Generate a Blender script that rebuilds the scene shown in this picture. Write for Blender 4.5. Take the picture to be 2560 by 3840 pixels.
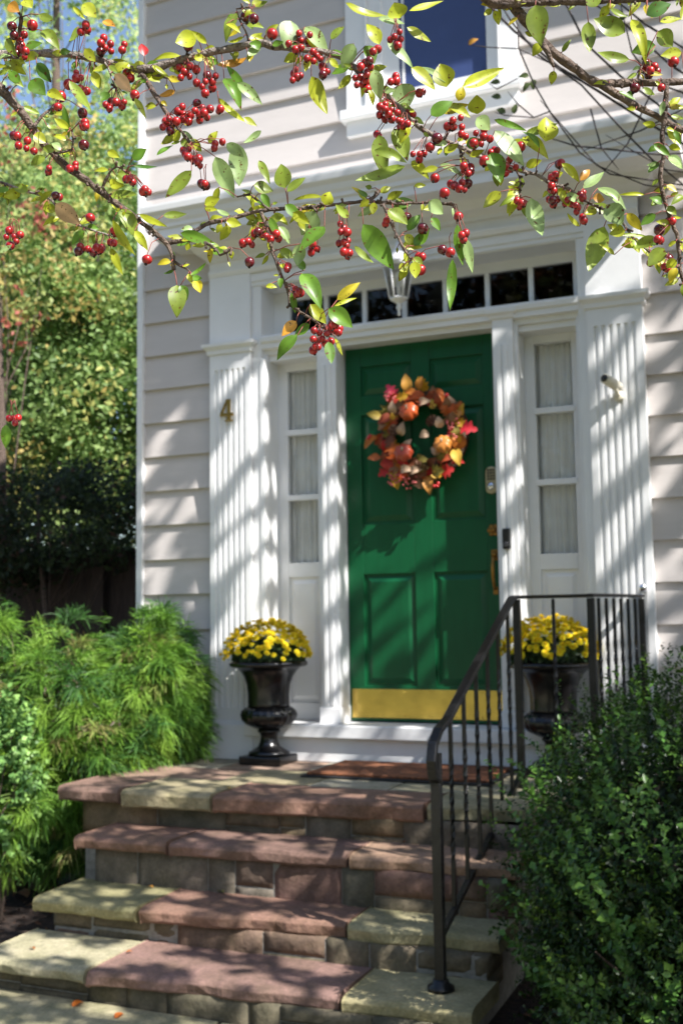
import bpy, math, random
import numpy as np
from mathutils import Vector, Matrix
random.seed(7); RNG = np.random.default_rng(7)
for o in list(bpy.data.objects): bpy.data.objects.remove(o)
S = bpy.context.scene; COL = S.collection
PI = math.pi

# ------------------------------------------------------------------ camera
CP = np.array([2.27624, -5.43414, 0.55231]); YAW, PITCH, ROLL, FPX = 0.403165, 0.0976149, -0.0144067, 4050.0
_fw = np.array([-math.sin(YAW)*math.cos(PITCH), math.cos(YAW)*math.cos(PITCH), math.sin(PITCH)])
_r = np.array([math.cos(YAW), math.sin(YAW), 0]); _u = np.cross(_r, _fw)
RT = math.cos(ROLL)*_r + math.sin(ROLL)*_u; UP = -math.sin(ROLL)*_r + math.cos(ROLL)*_u; FW = _fw
cd = bpy.data.cameras.new('camera'); cam = bpy.data.objects.new('camera', cd); COL.objects.link(cam)
M = Matrix(((RT[0], UP[0], -FW[0], CP[0]), (RT[1], UP[1], -FW[1], CP[1]), (RT[2], UP[2], -FW[2], CP[2]), (0, 0, 0, 1)))
cam.matrix_world = M
cd.sensor_fit = 'VERTICAL'; cd.sensor_height = 36; cd.lens = FPX/3840*36; cd.clip_start = .05; cd.clip_end = 400
cd.dof.use_dof = True; cd.dof.focus_distance = 1.16; cd.dof.aperture_fstop = 11
S.camera = cam
# ------------------------------------------------------------------ sun, sky, exposure
SAZ, SEL = math.radians(68), math.radians(44.5)
SUN = np.array([math.sin(SAZ)*math.cos(SEL), -math.cos(SAZ)*math.cos(SEL), math.sin(SEL)])
w = bpy.data.worlds.new("World"); S.world = w; w.use_nodes = True
nt = w.node_tree; bg = nt.nodes['Background']
sky = nt.nodes.new('ShaderNodeTexSky'); sky.sky_type = 'NISHITA'; sky.sun_disc = False
sky.sun_elevation = SEL; sky.sun_rotation = math.atan2(SUN[0], SUN[1]); sky.air_density = 1.0; sky.dust_density = 1.0; sky.ozone_density = 1.0
nt.links.new(sky.outputs[0], bg.inputs[0]); bg.inputs[1].default_value = 0.11
sd = bpy.data.lights.new('sun', 'SUN'); sd.energy = 5.0; sd.angle = math.radians(.5); sd.color = (1, .965, .92)
so = bpy.data.objects.new('sun', sd); COL.objects.link(so)
so.rotation_euler = Vector(SUN).to_track_quat('Z', 'Y').to_euler(); so.location = (6, -6, 8)
S.view_settings.view_transform = 'Standard'; S.view_settings.look = 'None'; S.view_settings.exposure = 1.08; S.view_settings.gamma = 1
S.render.engine = 'CYCLES'

K = 1.63265   # a display pixel of the 1568 px wide picture in full-size pixels
def ray(px, py):
    return FW + RT*((px*K-1280)/FPX) - UP*((py*K-1920)/FPX)
def at(px, py, d): return CP + ray(px, py)*d
def atY(px, py, Y):
    r = ray(px, py); return CP + r*((Y-CP[1])/r[1])
def atZ(px, py, Z):
    r = ray(px, py); return CP + r*((Z-CP[2])/r[2])
def project(P):
    d = P - CP; z = d@FW
    return (1280+FPX*(d@RT)/z)/K, (1920-FPX*(d@UP)/z)/K, z

# ------------------------------------------------------------------ materials
MATS = {}
def nodes(name):
    m = bpy.data.materials.new(name); m.use_nodes = True; n = m.node_tree
    return m, n, n.nodes['Principled BSDF']
def mat(name, col, rough=.6, metal=0, noise=.0, nscale=8, bump=0, bscale=60, col2=None, spec=.5, coat=0, stretch=None, rnd=0):
    if name in MATS: return MATS[name]
    m, n, p = nodes(name)
    p.inputs['Roughness'].default_value = rough; p.inputs['Metallic'].default_value = metal
    p.inputs['Specular IOR Level'].default_value = spec; p.inputs['Coat Weight'].default_value = coat
    tc = n.nodes.new('ShaderNodeTexCoord'); src = tc.outputs['Object']
    if stretch:
        mp = n.nodes.new('ShaderNodeMapping'); mp.inputs['Scale'].default_value = stretch
        n.links.new(src, mp.inputs[0]); src = mp.outputs[0]
    if noise > 0 or col2:
        t = n.nodes.new('ShaderNodeTexNoise'); t.inputs['Scale'].default_value = nscale; t.inputs['Detail'].default_value = 6; t.inputs['Roughness'].default_value = .65
        n.links.new(src, t.inputs[0])
        cr = n.nodes.new('ShaderNodeValToRGB')
        c2 = col2 if col2 else tuple(max(0, c*(1-noise)) for c in col)
        cr.color_ramp.elements[0].position = .36; cr.color_ramp.elements[1].position = .66
        cr.color_ramp.elements[0].color = (*c2, 1); cr.color_ramp.elements[1].color = (*col, 1)
        n.links.new(t.outputs[0], cr.inputs[0]); n.links.new(cr.outputs[0], p.inputs['Base Color'])
    else: p.inputs['Base Color'].default_value = (*col, 1)
    if bump:
        t = n.nodes.new('ShaderNodeTexNoise'); t.inputs['Scale'].default_value = bscale; t.inputs['Detail'].default_value = 5
        n.links.new(src, t.inputs[0]); b = n.nodes.new('ShaderNodeBump'); b.inputs['Strength'].default_value = bump; b.inputs['Distance'].default_value = .01
        n.links.new(t.outputs[0], b.inputs['Height']); n.links.new(b.outputs[0], p.inputs['Normal'])
    MATS[name] = m; return m
def leafmat(name, transl=.35, rough=.45, spots=0, spec=.5):
    """colour comes from each leaf's own 'Col' attribute"""
    if name in MATS: return MATS[name]
    m, n, p = nodes(name); p.inputs['Roughness'].default_value = rough; p.inputs['Specular IOR Level'].default_value = spec
    a = n.nodes.new('ShaderNodeAttribute'); a.attribute_name = 'Col'; c = a.outputs['Color']
    if spots:
        tc = n.nodes.new('ShaderNodeTexCoord'); t = n.nodes.new('ShaderNodeTexNoise'); t.inputs['Scale'].default_value = 220; t.inputs['Detail'].default_value = 2
        n.links.new(tc.outputs['Object'], t.inputs[0]); r = n.nodes.new('ShaderNodeValToRGB')
        r.color_ramp.elements[0].position = .63; r.color_ramp.elements[1].position = .70
        n.links.new(t.outputs[0], r.inputs[0]); mx = n.nodes.new('ShaderNodeMix'); mx.data_type = 'RGBA'
        n.links.new(r.outputs[0], mx.inputs[0]); n.links.new(c, mx.inputs[6]); mx.inputs[7].default_value = (.12, .05, .01, 1)
        t2 = n.nodes.new('ShaderNodeTexNoise'); t2.inputs['Scale'].default_value = 45; t2.inputs['Detail'].default_value = 3
        n.links.new(tc.outputs['Object'], t2.inputs[0])
        hs = n.nodes.new('ShaderNodeHueSaturation'); n.links.new(mx.outputs[2], hs.inputs['Color'])
        mr = n.nodes.new('ShaderNodeMapRange'); mr.inputs[1].default_value = .3; mr.inputs[2].default_value = .7; mr.inputs[3].default_value = .7; mr.inputs[4].default_value = 1.25
        n.links.new(t2.outputs[0], mr.inputs[0]); n.links.new(mr.outputs[0], hs.inputs['Value']); c = hs.outputs[0]
    n.links.new(c, p.inputs['Base Color'])
    tr = n.nodes.new('ShaderNodeBsdfTranslucent'); n.links.new(c, tr.inputs[0])
    ms = n.nodes.new('ShaderNodeMixShader'); ms.inputs[0].default_value = transl
    out = n.nodes['Material Output']; n.links.new(p.outputs[0], ms.inputs[1]); n.links.new(tr.outputs[0], ms.inputs[2]); n.links.new(ms.outputs[0], out.inputs[0])
    MATS[name] = m; return m
def stonemat():
    m, n, p = nodes('stone'); p.inputs['Roughness'].default_value = .85
    a = n.nodes.new('ShaderNodeAttribute'); a.attribute_name = 'Col'
    tc = n.nodes.new('ShaderNodeTexCoord'); t = n.nodes.new('ShaderNodeTexNoise'); t.inputs['Scale'].default_value = 7; t.inputs['Detail'].default_value = 8; t.inputs['Roughness'].default_value = .7
    n.links.new(tc.outputs['Object'], t.inputs[0])
    r = n.nodes.new('ShaderNodeValToRGB'); r.color_ramp.elements[0].position = .3; r.color_ramp.elements[1].position = .72
    r.color_ramp.elements[0].color = (.55, .57, .45, 1); r.color_ramp.elements[1].color = (1.25, 1.2, 1.15, 1)
    n.links.new(t.outputs[0], r.inputs[0]); mx = n.nodes.new('ShaderNodeMix'); mx.data_type = 'RGBA'; mx.blend_type = 'MULTIPLY'; mx.inputs[0].default_value = 1
    n.links.new(a.outputs['Color'], mx.inputs[6]); n.links.new(r.outputs[0], mx.inputs[7])
    t3 = n.nodes.new('ShaderNodeTexNoise'); t3.inputs['Scale'].default_value = 90; t3.inputs['Detail'].default_value = 3
    n.links.new(tc.outputs['Object'], t3.inputs[0]); r3 = n.nodes.new('ShaderNodeMapRange'); r3.inputs[1].default_value = .3; r3.inputs[2].default_value = .7; r3.inputs[3].default_value = .8; r3.inputs[4].default_value = 1.15
    n.links.new(t3.outputs[0], r3.inputs[0]); hs = n.nodes.new('ShaderNodeHueSaturation'); n.links.new(mx.outputs[2], hs.inputs['Color']); n.links.new(r3.outputs[0], hs.inputs['Value'])
    n.links.new(hs.outputs[0], p.inputs['Base Color'])
    b = n.nodes.new('ShaderNodeBump'); b.inputs['Strength'].default_value = .6; b.inputs['Distance'].default_value = .013
    t2 = n.nodes.new('ShaderNodeTexNoise'); t2.inputs['Scale'].default_value = 28; t2.inputs['Detail'].default_value = 8
    n.links.new(tc.outputs['Object'], t2.inputs[0]); n.links.new(t2.outputs[0], b.inputs['Height']); n.links.new(b.outputs[0], p.inputs['Normal'])
    MATS['stone'] = m; return m
def glassmat(name, tint=(.9, .95, .95), boost=1.0):
    m = bpy.data.materials.new(name); m.use_nodes = True; n = m.node_tree; n.nodes.remove(n.nodes['Principled BSDF'])
    tr = n.nodes.new('ShaderNodeBsdfTransparent'); tr.inputs[0].default_value = (*tint, 1)
    gl = n.nodes.new('ShaderNodeBsdfGlossy'); gl.inputs['Roughness'].default_value = .02
    fr = n.nodes.new('ShaderNodeFresnel'); fr.inputs[0].default_value = 1.5*boost
    tc = n.nodes.new('ShaderNodeTexCoord'); t = n.nodes.new('ShaderNodeTexNoise'); t.inputs['Scale'].default_value = 6
    b = n.nodes.new('ShaderNodeBump'); b.inputs['Strength'].default_value = .04; n.links.new(tc.outputs['Object'], t.inputs[0]); n.links.new(t.outputs[0], b.inputs['Height']); n.links.new(b.outputs[0], gl.inputs['Normal'])
    ms = n.nodes.new('ShaderNodeMixShader'); n.links.new(fr.outputs[0], ms.inputs[0]); n.links.new(tr.outputs[0], ms.inputs[1]); n.links.new(gl.outputs[0], ms.inputs[2])
    n.links.new(ms.outputs[0], n.nodes['Material Output'].inputs[0]); MATS[name] = m; return m

WHITE = mat('white_paint', (.80, .80, .80), .42, noise=.05, nscale=5, bump=.05, bscale=30)
SIDING = mat('siding_paint', (.57, .525, .50), .6, noise=.07, nscale=3, bump=.08, bscale=25, stretch=(1, 1, 5))
GREEN = mat('green_paint', (.004, .088, .030), .36, noise=.16, nscale=3, bump=.12, bscale=30, spec=.32, stretch=(6, 6, 1))
BRASS = mat('brass', (.80, .57, .15), .2, 1, noise=.25, nscale=7, bump=.15, bscale=5)
BRASS_D = mat('aged_brass', (.42, .22, .06), .4, 1, noise=.4, nscale=60)
IRON = mat('black_iron', (.006, .006, .0065), .38, noise=.4, nscale=30, bump=.25, bscale=90)
URN = mat('black_glaze', (.005, .005, .006), .26, noise=.3, nscale=20, bump=.12, bscale=18, coat=.1)
COIR = mat('coir', (.36, .13, .05), .95, col2=(.13, .05, .025), nscale=60, bump=1, bscale=260)
RUBBER = mat('rubber', (.02, .02, .02), .8, noise=.2, nscale=50)
STONE = stonemat()
MORTAR = mat('mortar', (.30, .29, .26), .95, noise=.35, nscale=30, bump=.6, bscale=80)
SOIL = mat('mulch', (.055, .032, .022), .95, col2=(.012, .009, .008), nscale=35, bump=1, bscale=90)
LAWN = mat('lawn', (.06, .10, .03), .95, noise=.5, nscale=2, bump=1, bscale=60)
BARK = mat('bark', (.20, .145, .11), .85, col2=(.055, .035, .028), nscale=90, bump=1, bscale=200)
BARK_P = mat('pale_bark', (.36, .31, .27), .8, col2=(.12, .09, .075), nscale=70, bump=1, bscale=200)
TWIG = mat('dark_twig', (.05, .04, .045), .8, noise=.5, nscale=60)
BERRY = mat('berry_skin', (.46, .016, .016), .28, col2=(.20, .010, .012), nscale=120, spec=.5, coat=.15)
BERRY_D = mat('berry_dark', (.13, .006, .010), .2, col2=(.06, .005, .008), nscale=70, spec=.6, coat=.3)
CALYX = mat('calyx', (.03, .015, .012), .9, noise=.3, nscale=50)
STALK = mat('stalk', (.28, .07, .05), .6, noise=.4, nscale=50)
FENCE = mat('fence_wood', (.085, .060, .050), .9, noise=.5, nscale=6, stretch=(12, 12, 1))
DARK = mat('dark_room', (.02, .018, .018), .9, noise=.3, nscale=2)
CURT = mat('curtain_cloth', (.93, .93, .92), .9, noise=.06, nscale=12)
SCREEN = mat('sky_tinted_screen', (.045, .07, .19), .35, noise=.12, nscale=3, bump=.2, bscale=600)  # navy base colour stands in for blue sky mirrored in the window
GLASS = glassmat('pane_glass', (1, 1, 1)); GLASS_D = glassmat('transom_glass', (.35, .36, .36), 1.0)
BLACKP = mat('black_plastic', (.012, .012, .012), .25, noise=.2, nscale=40)
CREAM = mat('cream_plastic', (.72, .68, .56), .4, noise=.06, nscale=30)
CHROME = mat('chrome', (.8, .8, .82), .15, 1, noise=.1, nscale=30)
ROOF = mat('roof_shingle', (.08, .075, .07), .9, noise=.4, nscale=20)
LEAF = leafmat('fruit_tree_leaf', .42, .38, spots=1)
FOL = leafmat('foliage', .35, .5); BGF = leafmat('sunlit_foliage', .5, .55); BOX = leafmat('boxwood_leaf', .22, .35, spec=.3); NEED = leafmat('thread_foliage', .3, .6)
PETAL = leafmat('petal', .15, .7, spec=.2); WLEAF = leafmat('silk_leaf', .2, .6)

# ------------------------------------------------------------------ mesh helpers
class MB:
    def __init__(s): s.v = []; s.f = []; s.c = []; s.sm = []
    def add(s, vs, fs, col=(.5, .5, .5), smooth=False):
        b = len(s.v); s.v += [tuple(map(float, v)) for v in vs]; s.f += [tuple(i+b for i in f) for f in fs]
        s.c += ([tuple(col)]*len(vs) if not isinstance(col, list) else col); s.sm += [smooth]*len(fs); return s
    def box(s, x0, x1, y0, y1, z0, z1, col=(.5, .5, .5)):
        return s.add([(x0,y0,z0),(x1,y0,z0),(x1,y1,z0),(x0,y1,z0),(x0,y0,z1),(x1,y0,z1),(x1,y1,z1),(x0,y1,z1)],
              [(0,3,2,1),(4,5,6,7),(0,1,5,4),(1,2,6,5),(2,3,7,6),(3,0,4,7)], col)
    def hexa(s, bot, top, col=(.5, .5, .5)):     # 4 bottom, 4 top, counter-clockwise from above
        return s.add(list(bot)+list(top), [(0,3,2,1),(4,5,6,7),(0,1,5,4),(1,2,6,5),(2,3,7,6),(3,0,4,7)], col)
    def ring(s, x0, x1, y0, yb, prof, col=(.5, .5, .5)):   # mitred moulding round a front and its two ends
        n = len(prof); vs = []
        for o, z in prof: vs += [(x0-o, yb, z), (x0-o, y0-o, z), (x1+o, y0-o, z), (x1+o, yb, z)]
        fs = [(i*4+j, i*4+j+1, i*4+j+5, i*4+j+4) for i in range(n-1) for j in range(3)]
        fs += [(0, 3, 2, 1), ((n-1)*4, (n-1)*4+1, (n-1)*4+2, (n-1)*4+3), tuple(i*4 for i in range(n-1, -1, -1)), tuple(i*4+3 for i in range(n))]
        return s.add(vs, [f for f in fs][:], col)
    def strip(s, x0, x1, prof, col=(.5, .5, .5)):          # (y,z) profile pushed along x, closed
        n = len(prof); vs = [(x0, y, z) for y, z in prof]+[(x1, y, z) for y, z in prof]
        fs = [(i, (i+1) % n, n+(i+1) % n, n+i) for i in range(n)]+[tuple(range(n-1, -1, -1)), tuple(range(n, 2*n))]
        return s.add(vs, fs, col)
    def lathe(s, cx, cy, prof, n=32, col=(.5, .5, .5), lobes=None):
        vs = []; fs = []
        for k, (r, z) in enumerate(prof):
            for i in range(n):
                a = 2*PI*i/n; rr = r
                if lobes and lobes[1] <= k <= lobes[2]: rr = r*(1+.06*abs(math.sin(a*lobes[0]/2))-.03)
                vs.append((cx+rr*math.cos(a), cy+rr*math.sin(a), z))
        m = len(prof)
        for k in range(m-1):
            for i in range(n): fs.append((k*n+i, k*n+(i+1) % n, (k+1)*n+(i+1) % n, (k+1)*n+i))
        fs += [tuple(range(n-1, -1, -1)), tuple((m-1)*n+i for i in range(n))]
        return s.add(vs, fs, col, True)
    def tube(s, pts, rad, n=8, col=(.5, .5, .5), sq=False, smooth=True):
        pts = [np.array(p, float) for p in pts]; m = len(pts)
        if not hasattr(rad, '__len__'): rad = [rad]*m
        vs = []; prev = None
        for i, p in enumerate(pts):
            t = pts[min(i+1, m-1)]-pts[max(i-1, 0)]; t /= (np.linalg.norm(t)+1e-9)
            if prev is None:
                a = np.array([0, 0, 1.]) if abs(t[2]) < .9 else np.array([1., 0, 0]); prev = np.cross(t, a)
            e = prev-t*(prev@t); e /= (np.linalg.norm(e)+1e-9); prev = e; g = np.cross(t, e)
            for k in range(n):
                a = 2*PI*k/n+(PI/4 if sq else 0); vs.append(p+(e*math.cos(a)+g*math.sin(a))*rad[i])
        fs = [(i*n+k, i*n+(k+1) % n, (i+1)*n+(k+1) % n, (i+1)*n+k) for i in range(m-1) for k in range(n)]
        fs += [tuple(range(n-1, -1, -1)), tuple((m-1)*n+k for k in range(n))]
        return s.add(vs, fs, col, smooth and not sq)
    def ball(s, c, r, n=12, m=8, sc=(1, 1, 1), col=(.5, .5, .5), rib=0):
        vs = [(c[0], c[1], c[2]-r*sc[2])]; fs = []
        for j in range(1, m):
            th = PI*j/m
            for i in range(n):
                a = 2*PI*i/n; rr = r*math.sin(th)*(1-rib*(.5+.5*math.cos(a*8))*math.sin(th))
                vs.append((c[0]+rr*math.cos(a)*sc[0], c[1]+rr*math.sin(a)*sc[1], c[2]-r*math.cos(th)*sc[2]*(1-(.25*abs(math.cos(th))**3 if rib else 0))))
        vs.append((c[0], c[1], c[2]+r*sc[2]*(.72 if rib else 1)))
        for i in range(n):
            fs.append((0, 1+(i+1) % n, 1+i)); fs.append((len(vs)-1, 1+(m-2)*n+i, 1+(m-2)*n+(i+1) % n))
            for j in range(m-2): fs.append((1+j*n+i, 1+j*n+(i+1) % n, 1+(j+1)*n+(i+1) % n, 1+(j+1)*n+i))
        return s.add(vs, fs, col, True)
    def leaf(s, base, tip, nrm, width, col, fold=.25, curl=.1, wave=.0, nl=8, shape='ovate', vary=.12):
        base = np.array(base, float); tip = np.array(tip, float); d = tip-base; L = np.linalg.norm(d); d /= L
        n_ = np.array(nrm, float); n_ -= d*(n_@d); n_ /= (np.linalg.norm(n_)+1e-9); sd_ = np.cross(d, n_)
        vs = []; cs = []; ph = random.random()*6
        for i in range(nl+1):
            t = i/nl
            if shape == 'ovate': wd = math.sin(PI*t**.78)**.85*(1-.12*t)
            elif shape == 'oak': wd = math.sin(PI*t**.85)**.7*(1+.42*math.sin(t*PI*7)) 
            else: wd = math.sin(PI*t)
            wd = max(wd, .02)*width/2
            ctr = base+d*(L*t)+n_*(curl*L*math.sin(PI*t)-curl*L*.6*t*t)
            for k in (-1, -.5, 0, .5, 1):
                p = ctr+sd_*(wd*k)+n_*(fold*abs(k)*wd+wave*L*abs(k)*math.sin(t*9+ph+k))
                vs.append(p); f = 1+vary*math.sin(t*7+ph+k*2)*.6+(.22 if k == 0 else 0)
                cs.append(tuple(min(1, c*f) for c in col))
        fs = [(i*5+k, i*5+k+1, i*5+k+6, i*5+k+5) for i in range(nl) for k in range(4)]
        return s.add(vs, fs, cs, True)
    def obj(s, name, m, parent=None, bevel=0, weld=False, seg=2):
        me = bpy.data.meshes.new(name); me.from_pydata(s.v, [], s.f)
        at_ = me.color_attributes.new('Col', 'FLOAT_COLOR', 'POINT')
        arr = np.ones((len(s.v), 4), np.float32); arr[:, :3] = np.array(s.c, np.float32).reshape(-1, 3); at_.data.foreach_set('color', arr.ravel())
        me.polygons.foreach_set('use_smooth', s.sm); me.materials.append(m); me.update()
        o = bpy.data.objects.new(name, me); COL.objects.link(o)
        if parent is not None: attach(o, parent)
        if bevel:
            b = o.modifiers.new('bevel', 'BEVEL'); b.width = bevel; b.segments = seg; b.limit_method = 'ANGLE'; b.angle_limit = .6
        return o
def attach(o, parent):        # meshes are drawn in world coordinates; keep them there
    o.parent = parent; w_ = Vector((0, 0, 0)); q = parent
    while q is not None: w_ += q.location; q = q.parent
    o.location = -w_
def thing(name, label, cat, loc, group=None):
    o = bpy.data.objects.new(name, None); COL.objects.link(o); o.location = loc; o.empty_display_size = .1
    return tag(o, label, cat, group)
def tag(o, label, cat, group=None, kind=None):
    if label: o['label'] = label
    if cat: o['category'] = cat
    if group: o['group'] = group
    if kind: o['kind'] = kind
    return o
def structure(o): o['kind'] = 'structure'; return o
def cloud(name, P, N, size, cols, m, parent=None, aspect=.6, dirs=None, fold=.3):
    """many small folded leaves: P centres, N normals, sizes, colours (numpy)"""
    n = len(P); size = np.broadcast_to(np.asarray(size, float), (n,))[:, None]
    D_ = RNG.normal(size=(n, 3)) if dirs is None else dirs+RNG.normal(size=(n, 3))*.25
    N = N/np.linalg.norm(N, axis=1, keepdims=True); D_ = D_-N*(D_*N).sum(1, keepdims=True); D_ /= np.linalg.norm(D_, axis=1, keepdims=True)
    Q = np.cross(D_, N); h = size/2
    V = np.stack([P-D_*h, P-D_*h*.1+Q*h*aspect+N*h*fold, P+D_*h, P-D_*h*.1-Q*h*aspect+N*h*fold, P-D_*h*.05], 1).reshape(-1, 3)
    F = (np.arange(n)[:, None]*5+np.array([0, 4, 1, 1, 4, 2, 0, 3, 4, 4, 3, 2])[None]).reshape(-1)
    me = bpy.data.meshes.new(name); me.vertices.add(len(V)); me.vertices.foreach_set('co', V.astype(np.float32).ravel())
    nf = n*4; me.loops.add(nf*3); me.loops.foreach_set('vertex_index', F.astype(np.int32)); me.polygons.add(nf)
    me.polygons.foreach_set('loop_start', np.arange(0, nf*3, 3, dtype=np.int32))
    me.update(calc_edges=True); me.validate()
    a = me.color_attributes.new('Col', 'FLOAT_COLOR', 'POINT'); c = np.ones((n, 5, 4), np.float32); c[:, :, :3] = np.clip(cols, 0, 1)[:, None, :]
    a.data.foreach_set('color', c.ravel()); me.materials.append(m)
    o = bpy.data.objects.new(name, me); COL.objects.link(o)
    if parent is not None: attach(o, parent)
    return o
def crown_pts(center, radii, ncl, per, spread, shell=.45, keep=None):
    c = RNG.normal(size=(ncl, 3)); c /= np.linalg.norm(c, axis=1, keepdims=True); c *= (shell+(1-shell)*RNG.random((ncl, 1)))**.6
    C_ = np.array(center)+c*np.array(radii)
    if keep is not None: C_ = C_[keep(C_)]; ncl = len(C_)
    g = RNG.normal(size=(ncl, per, 3)); g /= np.linalg.norm(g, axis=2, keepdims=True); g *= RNG.random((ncl, per, 1))**.5
    sp = spread*(.6+.8*RNG.random((ncl, 1, 1)))
    P = C_[:, None]+g*sp*np.array([1, 1, .75]); idx = np.repeat(np.arange(ncl), per)
    return P.reshape(-1, 3), g.reshape(-1, 3), idx, C_
def pick(cols, wts, n):
    cols = np.array(cols, float); i = RNG.choice(len(cols), n, p=np.array(wts)/sum(wts)); return cols[i]

# ================================================================== SETTING
g = MB(); g.box(-60, 60, -60, 60, -1.2, -.83); structure(g.obj('ground', SOIL))
g = MB(); g.box(-60, 60, -59.9, -7.5, -.9, -.822); structure(g.obj('lawn', LAWN))
pv = MB(); yy = -2.085
for r_ in range(9):
    dy = .62; xx = -5.2+(.33 if r_ % 2 else 0)
    while xx < 3.4:
        wd = random.choice((.62, .84, 1.02)); cc = random.choice([(.36, .33, .22), (.33, .30, .21), (.40, .36, .25), (.30, .28, .22)])
        if xx+wd/2 < 1.25 or r_ > 3: pv.box(xx, xx+wd-.012, yy-dy+.012, yy, -.86, -.81+random.uniform(-.003, .003), cc)
        xx += wd
    yy -= dy
structure(pv.obj('path', STONE, bevel=.006))

# ================================================================== HOUSE
H = thing('house', 'two storey house with pale beige clapboards, white pillared entrance surround and green front door', 'house', (.43, 0, -.83))
XC = .43
SY = -.11     # face of the clapboards
# clapboards
lap = MB(); cor = .2
def lapboard(x0, x1, z):
    lap.strip(x0, x1, [(SY-.018, z), (SY+.003, z+.205), (SY+.03, z+.205), (SY+.03, z)])
z = -.7
while z < 4.9:
    if z < 2.65: spans = [(-1.245, -.76), (1.60, 5.8)]
    elif z < 3.15: spans = [(-1.245, 5.8)]
    else: spans = [(-1.245, .13), (1.02, 5.8)]
    for a, b in spans:
        while a < b-.01:
            e = min(b, a+random.uniform(2.4, 3.8)); lapboard(a, e-.0015, z); a = e
    z += cor
lap.obj('siding', SIDING, H)
b = MB(); b.box(-1.278, -1.24, SY-.035, SY+.05, -.8, 4.9); b.obj('corner_board', WHITE, H, .003)
# wall core with the entrance opening
b = MB(); b.box(-1.24, -.47, -.08, .1, -.83, 4.9); b.box(1.33, 5.8, -.08, .1, -.83, 4.9)
b.box(-.47, 1.33, -.08, .1, 2.46, 3.35); b.box(-.47, .15, -.08, .1, 3.35, 4.9); b.box(1.0, 1.33, -.08, .1, 3.35, 4.9); b.box(-.47, 1.33, -.08, .1, -.83, -.21)
b.box(-1.24, -1.14, .1, 3.2, -.83, 4.9); b.box(5.7, 5.8, .1, 3.2, -.83, 4.9); b.box(-1.14, 5.7, 3.1, 3.2, -.83, 4.9)
b.box(-1.14, 5.7, 2.5, 2.6, -.8, 4.9); b.box(-1.14, 5.7, .1, 2.5, 2.62, 2.7); b.box(-1.14, 5.7, .1, 2.5, -.3, -.22)
b.obj('wall', DARK, H)
b = MB(); b.hexa([(-1.75, -.62, 4.86), (6.2, -.62, 4.86), (6.2, 3.6, 4.86), (-1.75, 3.6, 4.86)], [(-1.75, -.62, 4.98), (6.2, -.62, 4.98), (6.2, 3.6, 4.98), (-1.75, 3.6, 4.98)])
b.hexa([(-1.7, -.58, 4.98), (6.15, -.58, 4.98), (6.15, 3.55, 4.98), (-1.7, 3.55, 4.98)], [(-1.3, 1.3, 5.6), (5.75, 1.3, 5.6), (5.75, 1.7, 5.6), (-1.3, 1.7, 5.6)])
rf = b.obj('roof', ROOF, H)
# pilasters
PF = -.168
def pilaster(x0, x1):
    m_ = MB()
    m_.box(x0, x1, PF, -.08, 1.96, 2.64); m_.box(x0, x1, PF, -.08, -.02, .07)
    # fluted shaft
    n = 6; pts = [(x0, PF)]; gw = (x1-x0-.05)/n
    for i in range(n):
        a = x0+.025+i*gw+.008; bb = x0+.025+(i+1)*gw-.008
        pts += [(a, PF)]+[(a+(bb-a)*(.5-.5*math.cos(t)), PF+.013*math.sin(t)) for t in (PI*.2, PI*.4, PI*.6, PI*.8)]+[(bb, PF)]
    pts += [(x1, PF), (x1, -.08), (x0, -.08)]
    k = len(pts); m_.add([(x, y, .07) for x, y in pts]+[(x, y, 1.96) for x, y in pts], [(i, (i+1) % k, k+(i+1) % k, k+i) for i in range(k)])
    P_ = m_.obj('pilaster', WHITE, H)
    c = MB(); c.ring(x0, x1, PF, -.09, [(.001, 2.045), (.012, 2.05), (.014, 2.07), (.026, 2.085), (.034, 2.09), (.036, 2.108), (.001, 2.118)]); c.obj('capital', WHITE, P_)
    c = MB(); c.box(x0-.02, x1+.02, PF-.035, -.09, -.2, -.028); c.ring(x0, x1, PF, -.09, [(.03, -.028), (.03, -.018), (.012, -.006), (.001, .004)]); c.obj('plinth', WHITE, P_, .004)
pilaster(-.772, -.513); pilaster(1.355, 1.622)
# entablature
e = MB(); X0, X1 = -.772, 1.622
e.box(X0, X1, PF+.012, -.085, 2.45, 2.60)
e.box(-.513, 1.355, PF+.02, -.085, 2.425, 2.452)
e.ring(X0, X1, PF, -.09, [(.002, 2.585), (.012, 2.588), (.014, 2.605), (.03, 2.618), (.055, 2.63), (.07, 2.65), (.085, 2.672), (.12, 2.684), (.215, 2.69), (.225, 2.69), (.225, 2.742), (.238, 2.748), (.24, 2.768), (.252, 2.785), (.262, 2.812), (.282, 2.832), (.286, 2.86), (.286, 2.872), (.10, 2.90), (.0, 2.91)])
e.obj('entablature', WHITE, H)
dn = MB(); dn.strip(X0, X1, [(PF-.004, 2.50), (PF-.014, 2.52), (PF-.014, 2.535), (PF+.01, 2.535), (PF+.01, 2.50)]); dn.obj('frieze_moulding', WHITE, H)
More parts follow.
